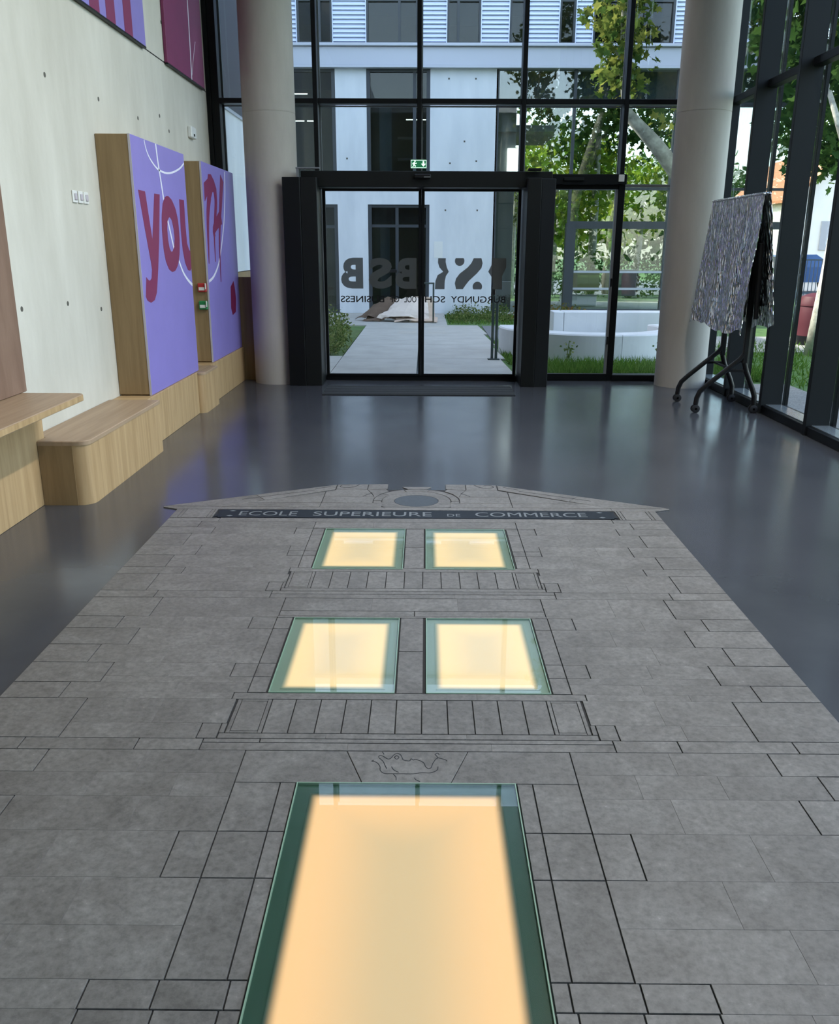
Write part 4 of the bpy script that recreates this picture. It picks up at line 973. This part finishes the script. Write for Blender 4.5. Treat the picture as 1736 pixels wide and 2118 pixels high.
# left exterior wing
wg = thing('side_wing', (-2.7, 12.5, 0), 'exterior pale concrete wall with dark glazing above, left of the left column outside', 'building')
obj('concrete_wall', MB().box(-2.80, -2.60, YF+.26, 14.4, 1.27, 3.30), MT['extc'], wg)
obj('timber_base', MB().box(-2.79, -2.605, YF+.26, 14.4, -.1, 1.26), MT['oak_shaded_dark'], wg)
obj('coping', MB().box(-2.82, -2.58, YF+.26, 14.4, 3.30, 3.34), MT['fascia'], wg)
obj('dark_glazing', MB().box(-2.80, -2.64, YF+.26, 14.4, 3.34, 9.5), MT['win_frame'], wg)
obj('shade_mass', MB().box(-14, -2.85, -6, 14.4, -.1, 9.5).box(-14, -5.0, 14.4, 22.7, -.1, 10.5), MT['extc'], wg)  # unseen bulk added to keep the sun off the courtyard

# ------------------------------------------------------------------ courtyard objects
cp = thing('curved_bench', (2.75, 14.4, 0), 'round pale concrete bench wall on the lawn outside, right of the door', 'bench')
def ringwall(cx, cy, r0, r1, z0, z1, t0, t1, n=40):
    ts = np.linspace(t0, t1, n); mb = MB()
    prof = [(r0,z0),(r1,z0),(r1,z1-.02),(r1-.02,z1),(r0+.02,z1),(r0,z1-.02)]; k = len(prof)
    mb.v = [(cx+rr*math.cos(t), cy+rr*math.sin(t), z) for t in ts for rr, z in prof]
    mb.f = [(i*k+j, i*k+(j+1)%k, (i+1)*k+(j+1)%k, (i+1)*k+j) for i in range(n-1) for j in range(k)]+[tuple(range(k)), tuple(range((n-1)*k, n*k))]
    return mb
for j in range(4):
    a = PI*.96+j*PI*.29; obj('bench_segment', ringwall(2.75, 14.55, 1.1, 1.52, -.06, .37, a+.002, a+PI*.29-.002, 16), MT['bench_stone'], cp)
obj('inner_paving', MB().lathe([(0.001,-.06),(1.09,-.06),(1.09,.10),(.001,.10)], 2.75, 14.55, 40), MT['bench_stone'], cp)
bk = thing('backrest_block', (3.1, 15.6, 0), 'raised pale concrete block behind the round bench', 'bench')
obj('block', MB().bbox(2.28, 2.46, 15.66, 16.15, -.06, .52, .01), MT['bench_stone'], bk)
obj('block', MB().bbox(2.465, 4.4, 15.66, 16.15, -.06, .52, .01), MT['bench_stone'], bk)
bo = thing('handrail', (1.05, 13.3, ZG), 'dark green double steel post at the right edge of the courtyard path', 'post')
obj('post', MB().bbox(1.005, 1.045, 13.28, 13.32, ZG, .93, .004), MT['bollard'], bo)
obj('post', MB().bbox(1.065, 1.105, 13.28, 13.32, ZG, .84, .004), MT['bollard'], bo)
obj('cap', MB().bbox(.998, 1.05, 13.27, 13.33, .93, 1.03, .008), MT['black'], bo)
obj('foot_plate', MB().bbox(.96, 1.14, 13.24, 13.36, ZG, ZG+.015, .003), MT['bollard'], bo)
hr = thing('handrail', (.19, 19.95, ZG), 'thin dark handrail post beside the cardboard pile across the courtyard', 'post')
obj('post', MB().bbox(.17, .21, 19.93, 19.97, ZG, .82, .004), MT['bollard'], hr)
obj('rail', MB().bbox(-.02, .21, 19.93, 19.97, .82, .855, .004), MT['bollard'], hr)
obj('foot_plate', MB().bbox(.12, .26, 19.88, 20.02, ZG, ZG+.015, .003), MT['bollard'], hr)

def cardsheet(pts, th, mat, label, seed, ridge=.03):
    """bent cardboard sheet from 4 corner points, subdivided with creases"""
    rg = np.random.default_rng(seed); n = 8; P = [Vector(p) for p in pts]; mb = MB(); vs = []
    nrm = (P[1]-P[0]).cross(P[3]-P[0]).normalized(); off = rg.normal(size=(n+1, n+1))*ridge
    for _ in range(2): off[1:-1,1:-1] = .4*off[1:-1,1:-1]+.15*(off[:-2,1:-1]+off[2:,1:-1]+off[1:-1,:-2]+off[1:-1,2:])
    for sd in (0,1):
        for j in range(n+1):
            for i in range(n+1):
                a, b = i/n, j/n
                p = P[0]*(1-a)*(1-b)+P[1]*a*(1-b)+P[2]*a*b+P[3]*(1-a)*b+nrm*(off[j,i]+.1*math.sin(PI*a)*(1 if seed%2 else .4)+sd*th)
                p.z = max(p.z, ZG+.004+.006*sd); vs.append(p)
    m = (n+1)**2; fs = []
    for j in range(n):
        for i in range(n):
            a = j*(n+1)+i; q = (a, a+1, a+n+2, a+n+1); fs += [q, tuple(m+k for k in q[::-1])]
    for i in range(n):
        for a, b in ((i,i+1),(n*(n+1)+i,n*(n+1)+i+1),(i*(n+1),(i+1)*(n+1)),(i*(n+1)+n,(i+1)*(n+1)+n)): fs.append((a,b,m+b,m+a))
    return tag(obj('cardboard_sheet', mb.add(vs, fs), mat), label, 'cardboard', 'cardboard pile across the courtyard')
cardsheet([(-1.62,20.5,ZG+.02),(-.95,20.3,ZG+.02),(-.50,20.7,.40),(-1.05,20.9,.40)], .012, MT['card_d'], 'dark folded cardboard sheet at the left end of the pile', 1)
cardsheet([(-1.45,20.25,ZG+.01),(-.35,20.1,ZG+.01),(-.40,20.5,.16),(-1.25,20.6,.10)], .012, MT['card_d'], 'brown inner cardboard sheet low in the front of the pile', 2)
cardsheet([(-1.10,20.2,.03),(.10,20.1,.03),(.06,20.55,.42),(-.62,20.6,.44)], .014, MT['card_p'], 'large pale cardboard sheet leaning over the pile', 3, .02)
cardsheet([(-.70,20.0,ZG+.01),(.28,19.98,ZG+.01),(.30,20.35,.07),(-.62,20.4,.09)], .012, MT['card'], 'tan cardboard flap lying in front of the pile', 4, .015)
cardsheet([(-.30,20.75,ZG+.02),(.24,20.7,ZG+.02),(.20,20.85,.46),(-.25,20.9,.50)], .012, MT['card'], 'tan upright cardboard sheet at the back right of the pile', 5, .02)

# shrubs and grasses
def shrub(name, n, blobs, size, seed, mat, label, stems, cat='shrub', group=None):
    t = thing(name, (blobs[0][0], blobs[0][1], ZG), label, cat, group)
    leaf_obj('foliage', leaves(n, blobs, size, seed), mat, t)
    for i, (a, b, rr) in enumerate(stems): obj('stem', MB().tube([a, ((a[0]+b[0])/2+.03, (a[1]+b[1])/2, (a[2]+b[2])/2), b], [rr, rr*.8, rr*.5], 6), MT['bark'], t)
    return t
shrub('leafy_shrub', 2200, [(-1.66,15.0,.14,.38,.7,.19),(-1.55,14.2,.07,.3,.5,.12),(-1.75,16.3,.2,.38,.6,.28)], .065, 11, MT['leaf_sh'], 'low leafy shrub at the left edge of the courtyard path', [((-1.72,15.2,ZG),(-1.7,15.2,.25),.012)])
shrub('leafy_shrub', 500, [(-1.62,13.9,.06,.28,.25,.08)], .05, 12, MT['leaf_sh'], 'small plant by the left edge of the path closest to the door', [((-1.6,13.9,ZG),(-1.58,13.9,.1),.008)])
for k, (x, lab) in enumerate(((.95,'low green shrub bed at the foot of the concrete wall, left one'),(1.7,'low green shrub bed at the foot of the concrete wall, right one'))):
    shrub('ground_cover', 1100, [(x,21.4,.0,.45,1.2,.07),(x+.1,22.65,.06,.4,.25,.13)], .065, 20+k, MT['leaf_sh'], lab, [((x,22.5,ZG),(x,22.5,.3),.012)])
shrub('ground_cover', 900, [(2.9,20.6,.10,.9,.6,.22)], .09, 26, leaf_mat('red_green_leaf', [(.10,.13,.03),(.20,.10,.03),(.13,.17,.04)], .3), 'reddish green ground cover in front of the glazed link', [((2.9,20.6,ZG),(2.9,20.6,.2),.01)])
def grass(n, x0, x1, y0, y1, h, seed, label):
    rg = np.random.default_rng(seed); mb = MB(); x = rg.uniform(x0,x1,n); y = rg.uniform(y0,y1,n); a = rg.uniform(0,2*PI,n); hh = h*rg.uniform(.4,1.2,n)
    V = np.zeros((n,3,3)); w = .012
    V[:,0] = np.stack([x-w*np.cos(a), y-w*np.sin(a), np.full(n,ZG-.03)],1); V[:,1] = np.stack([x+w*np.cos(a), y+w*np.sin(a), np.full(n,ZG-.03)],1)
    V[:,2] = np.stack([x+rg.normal(size=n)*h*.4, y+rg.normal(size=n)*h*.4, ZG-.03+hh],1)
    mb.v = V.reshape(-1,3).tolist(); mb.f = [(3*i,3*i+1,3*i+2) for i in range(n)]
    return tag(obj('grass', mb, MT['grass'], recalc=False), label, 'grass', kind='stuff')
grass(8000, 1.3, 4.55, 11.25, 12.8, .16, 31, 'rough grass between the glass front and the round bench')
grass(1500, 1.25, 1.7, 12.85, 16.1, .10, 32, 'grass right of the courtyard path'); grass(3000, .55, 4.5, 19.9, 22.6, .07, 33, 'grass in front of the opposite building')
grass(12000, 4.6, 11, 4, 16, .12, 34, 'lawn grass beyond the right window')
for x, y, h, lab in ((2.05,12.6,.33,'tall weed by the round bench, left one'),(3.35,12.5,.36,'tall weed by the round bench, right one')):
    t = thing('weed', (x, y, ZG), lab, 'plant')
    obj('stem', MB().tube([(x,y,ZG-.03),(x+.01,y,h*.5),(x+.03,y,h)], .006, 6), MT['leaf_sh'], t); leaf_obj('foliage', leaves(40, [(x+.02,y,h*.65,.05,.05,h*.35)], .06, 40), MT['leaf_sh'], t)

# ------------------------------------------------------------------ trees
def tree(name, label, trunk, rad, limbs, blobs, n, size, seed, mat, star=True, bark='bark', group='trees outside the glass'):
    t = thing(name, (trunk[0][0], trunk[0][1], ZG), label, 'tree', group)
    obj('trunk', MB().tube(trunk, rad, 12), MT[bark], t, True)
    for p, r_ in limbs: obj('branch', MB().tube(p, r_, 8), MT[bark], t, True)
    leaf_obj('foliage', leaves(n, blobs, size, seed, star, -.2), mat, t)
    return t
tree('plane_tree', 'plane tree with a pale trunk and hanging leafy twig behind the right column',
     [(4.78,17,ZG-.05),(4.74,17,1.5),(4.70,17,2.7),(4.85,17.05,3.6),(5.3,17.2,5.2),(5.8,17.3,7)], [.20,.17,.16,.15,.12,.07],
     [([(4.68,17,2.85),(4.15,16.9,3.40),(3.6,16.85,3.9),(3.45,16.8,4.6),(3.4,16.8,5.6),(3.5,16.9,7)], [.15,.13,.10,.06,.04,.02]), ([(4.85,17.05,3.5),(5.4,16.6,4.6),(6.0,16.4,5.6)], [.11,.08,.04]), ([(3.45,16.8,4.7),(3.05,16.7,5.2)], [.03,.015])],
     [(3.30,16.8,5.6,.46,.6,1.25),(3.25,16.7,4.50,.36,.5,.42),(3.62,16.9,5.2,.36,.5,1.3),(3.35,16.7,5.2,.3,.5,.9),(3.3,16.8,7.2,.9,.9,.9),(4.35,16.6,3.75,.28,.3,.28),(6.2,16.6,6.6,1.7,1.5,1.6),(4.6,17.2,7.8,1.3,1.3,.9)], 5600, .165, 51, MT['leaf'])
tree('plane_tree', 'large plane tree on the lawn seen through the right window, nearest',
     [(6.35,14.3,ZG-.05),(6.42,14.3,1.0),(6.5,14.3,2.2),(6.7,14.4,4),(6.9,14.6,6)], [.15,.13,.125,.11,.06],
     [([(6.6,14.35,3.2),(7.4,14.2,4.6),(8.2,14,5.6)], [.08,.06,.03]), ([(6.55,14.3,2.8),(6.0,14.5,4.2)], [.07,.03])],
     [(7.2,14.5,6.2,2.2,1.8,1.5),(6.0,14.8,5.0,1.0,1.2,1.1),(8.4,13.6,5.3,1.2,1.2,1.0),(7.4,15.0,4.1,.9,.9,.5),(9.6,14.2,6.0,1.4,1.4,1.4)], 4200, .23, 52, MT['leaf_dk'], bark='bark_p')
tree('plane_tree', 'second lawn tree through the right window with a leaning thin trunk',
     [(10.2,20.5,ZG-.05),(10.4,20.5,2),(10.9,20.6,4.2),(11.6,20.7,7)], [.14,.12,.10,.06],
     [([(10.7,20.5,3.4),(9.8,20.3,5.2)], [.06,.03])],
     [(11.0,20.6,6.6,2.6,2.2,1.8),(9.2,20.2,5.2,1.2,1.2,1.0),(8.6,21.5,4.4,.9,.9,.8)], 3200, .24, 53, MT['leaf_dk'])
tree('plane_tree', 'tree in front of the cream house beyond the fence', [(15.5,33,ZG-.05),(15.6,33,2.5),(15.8,33,5)], [.18,.15,.08], [],
     [(15.8,33,6.2,3.0,2.5,2.4),(13.6,32.5,5.6,1.6,1.5,1.6)], 2200, .34, 54, MT['leaf_dk'])
tree('lime_tree', 'sunlit yellow-green tree seen through the glazed link, left', [(4.6,33,ZG-.05),(4.7,33,2),(4.7,33,4)], [.14,.12,.06], [],
     [(4.7,33,3.6,1.9,1.2,1.9),(6.3,34,4.2,1.2,1.2,1.3)], 2200, .26, 55, MT['leaf_lt'])
tree('lime_tree', 'sunlit yellow-green tree seen through the glazed link, right', [(8.4,36,ZG-.05),(8.5,36,2),(8.5,36,4)], [.14,.12,.06], [],
     [(8.4,36,3.4,1.8,1.2,1.5),(10.2,36,4.4,1.3,1.2,1.7)], 1800, .26, 56, MT['leaf_lt'])
shrub('hedge', 3000, [(3.4,31.6,.9,1.0,.6,1.2),(5.4,31.6,.7,1.3,.6,.9),(7.4,31.6,.7,1.4,.6,.8),(3.1,31.4,2.4,.6,.5,.8)], .16, 57, MT['leaf_dk'], 'dark green hedge behind the glazed link', [((3.4,31.6,ZG),(3.4,31.6,1.5),.04)], 'hedge')
tree('birch_tree', 'slim pale-barked tree just left of the glazed link door', [(2.95,30.6,ZG-.05),(2.97,30.6,1.5),(3.0,30.6,4.5)], [.09,.08,.05], [], [(3.0,30.6,3.2,.7,.6,1.0)], 500, .16, 58, MT['leaf_sh'], True, 'bark_p')

for k, (x, y, h, w_, where) in enumerate(((-8,70,9,5,'far left behind the courtyard building'),(1,60,6,4.5,'behind the lime trees, left'),(11,70,7.5,4.5,'behind the lime trees, middle'),(19.5,72,9,5,'left of the gabled house'),
        (29,86,8.5,5,'behind the orange roof, left'),(44,90,8,6,'behind the orange roof, right'),(56,66,8,6,'right of the orange roof'),(9,-13,9,4.5,'reflected in the glazed link, near'),(22,-18,10,6,'reflected in the glazed link, far'),(5,-26,10,5,'reflected in the glazed link, behind the hall'))):
    tree('distant_tree', 'dense green tree in the background ' + where, [(x,y,ZG-.1),(x,y,h*.35),(x,y,h*.7)], [.3,.25,.12], [],
         [(x,y,h*.6,w_,3,h*.42),(x-w_*.5,y-1,h*.42,w_*.6,2,h*.36),(x+w_*.55,y-1,h*.45,w_*.6,2,h*.38)], 1900, .75, 70+k, MT['leaf_lt'] if k in (1,2) else MT['leaf_dk'], False, 'bark', 'background trees')
tree('plane_tree', 'dark-leaved tree behind the glazed link with sky between its leaves', [(6.0,32.5,ZG-.05),(6.0,32.5,3),(6.0,32.5,6)], [.16,.14,.08], [],
     [(5.4,32.5,6.2,1.9,1.2,1.5),(7.6,32.8,6.4,1.5,1.2,1.6),(4.0,32.2,6.8,1.0,1.0,1.0)], 1700, .27, 81, MT['leaf_dk'])

# ------------------------------------------------------------------ house, fence, bin and car to the right
hs = thing('cream_house', (25, 58, 0), 'cream rendered house with an orange tiled roof beyond the fence', 'house')
HX0, HX1, HY0, HY1 = 24.2, 36, 48, 66
obj('wall', MB().box(HX0, HX1, HY0, HY1, -.1, 3.6), MT['render_w'], hs)
hip = [(HX0-.5,HY0-.5,3.6),(HX1+.5,HY0-.5,3.6),(HX1+.5,HY1+.5,3.6),(HX0-.5,HY1+.5,3.6),(30,54,6.0),(30,60,6.0)]
obj('roof', MB().add(hip, [(0,3,2,1),(0,1,4),(1,2,5,4),(2,3,5),(3,0,4,5)]), MT['tile'], hs)
obj('eave', MB().box(HX0-.55, HX0-.45, HY0-.5, HY1+.5, 3.48, 3.66).box(HX0-.5, HX1+.5, HY0-.55, HY0-.45, 3.48, 3.66), MT['shutter'], hs)
for y in (50, 53.2, 56.4, 59.6, 62.8):
    w = obj('window', MB().box(HX0-.05, HX0+.02, y-.5, y+.5, 1.5, 2.9), MT['glass_dark'], hs)
    for s_ in (-1, 1): obj('shutter', MB().box(HX0-.09, HX0-.03, y+s_*.75-.22, y+s_*.75+.22, 1.45, 2.95), MT['shutter'], w)
gh = thing('gabled_house', (22, 48, 0), 'white gable-ended house left of the orange-roofed one', 'house')
g = [(18.6,47),(24.0,47)]
obj('wall', MB().add([(18.6,46,-.1),(23.4,46,-.1),(23.4,46,4.2),(21,46,6.4),(18.6,46,4.2),(18.6,56,-.1),(23.4,56,-.1),(23.4,56,4.2),(21,56,6.4),(18.6,56,4.2)],
    [(0,1,2,3,4),(9,8,7,6,5),(0,4,9,5),(1,6,7,2),(0,5,6,1),(2,7,8,3),(3,8,9,4)]), MT['render_w'], gh)
obj('roof', MB().add([(18.2,45.7,4.0),(21,45.7,6.55),(23.8,45.7,4.0),(18.2,56.3,4.0),(21,56.3,6.55),(23.8,56.3,4.0),(18.2,45.7,3.85),(21,45.7,6.4),(23.8,45.7,3.85),(18.2,56.3,3.85),(21,56.3,6.4),(23.8,56.3,3.85)],
    [(0,1,4,3),(1,2,5,4),(6,9,10,7),(7,10,11,8),(0,6,7,1),(1,7,8,2),(3,4,10,9),(4,5,11,10),(0,3,9,6),(2,8,11,5)]), MT['tile'], gh)
w = obj('window', MB().box(20.5, 21.5, 45.94, 46.01, 1.6, 2.9), MT['glass_dark'], gh)
for s_ in (-1, 1): obj('shutter', MB().box(21+s_*.8-.25, 21+s_*.8+.25, 45.93, 45.99, 1.55, 2.95), MT['shutter'], w)
fc = thing('bar_fence', (13.5, 31, ZG), 'dark blue-grey steel bar fence along the street', 'fence')
x = 8.0
k = 0
for i in range(90):
    xx = 9.5+i*.13
    if i == 0: b0 = obj('bar', MB().box(xx-.012, xx+.012, 30.99, 31.01, ZG-.03, 1.25), MT['bluefence'], fc); bx0 = xx
    else: copy_part(b0, fc, (xx-bx0, 0, 0))
obj('rail', MB().box(9.4, 21.2, 30.98, 31.02, 1.22, 1.27), MT['bluefence'], fc); obj('rail', MB().box(9.4, 21.2, 30.98, 31.02, .12, .17), MT['bluefence'], fc)
for xx in (9.4, 12.0, 14.6, 17.2, 19.8): obj('post', MB().bbox(xx-.04, xx+.04, 30.96, 31.04, ZG-.03, 1.35, .004), MT['bluefence'], fc)
rb = thing('red_bin', (6.95, 15.8, ZG), 'dark red rounded plastic bin standing on the lawn outside the right window', 'bin')
obj('body', MB().lathe([(.24,ZG-.03),(.28,.30),(.30,.62),(.29,.64)], 6.95, 15.8, 24), MT['red_d'], rb, 'auto')
obj('lid', MB().lathe([(.31,.64),(.31,.68),(.25,.80),(.10,.86),(.01,.865)], 6.95, 15.8, 24), MT['red_d'], rb, 'auto')
obj('base_ring', MB().lathe([(.26,ZG-.04),(.26,.12),(.25,.13)], 6.95, 15.8, 24), MT['black'], rb, 'auto')
ca = thing('parked_car', (14.6, 36, 0), 'blue car parked on the street behind the bar fence', 'car')
cx_, cy_ = 12.4, 35.2
prof = [(0,.35),(.05,.75),(.9,.88),(1.5,1.36),(2.9,1.40),(3.6,.95),(4.2,.85),(4.25,.35)]
mb = MB(); m = len(prof)
mb.v = [(cx_+a, cy_+ (.12 if z > 1 else 0), z) for a, z in prof]+[(cx_+a, cy_+1.7-(.12 if z > 1 else 0), z) for a, z in prof]
mb.f = [tuple(range(m)), tuple(range(m,2*m))[::-1]]+[(i,(i+1)%m,m+(i+1)%m,m+i) for i in range(m)]
obj('body', mb, MT['carblue'], ca)
obj('side_windows', MB().add([(cx_+1.05,cy_+.045,.92),(cx_+3.4,cy_+.045,.95),(cx_+2.85,cy_+.10,1.32),(cx_+1.55,cy_+.10,1.30)], [(0,1,2,3)]), MT['glass_dark'], ca)
for a in (.85, 3.4):
    mb = MB(); n = 18
    mb.v = [(cx_+a+.31*math.cos(2*PI*i/n), y_, .31+.31*math.sin(2*PI*i/n)) for y_ in (cy_-.02, cy_+.2) for i in range(n)]
    mb.f = [tuple(range(n)), tuple(range(n,2*n))]+[(i,(i+1)%n,n+(i+1)%n,n+i) for i in range(n)]
    obj('wheel', mb, MT['rubber'], ca)
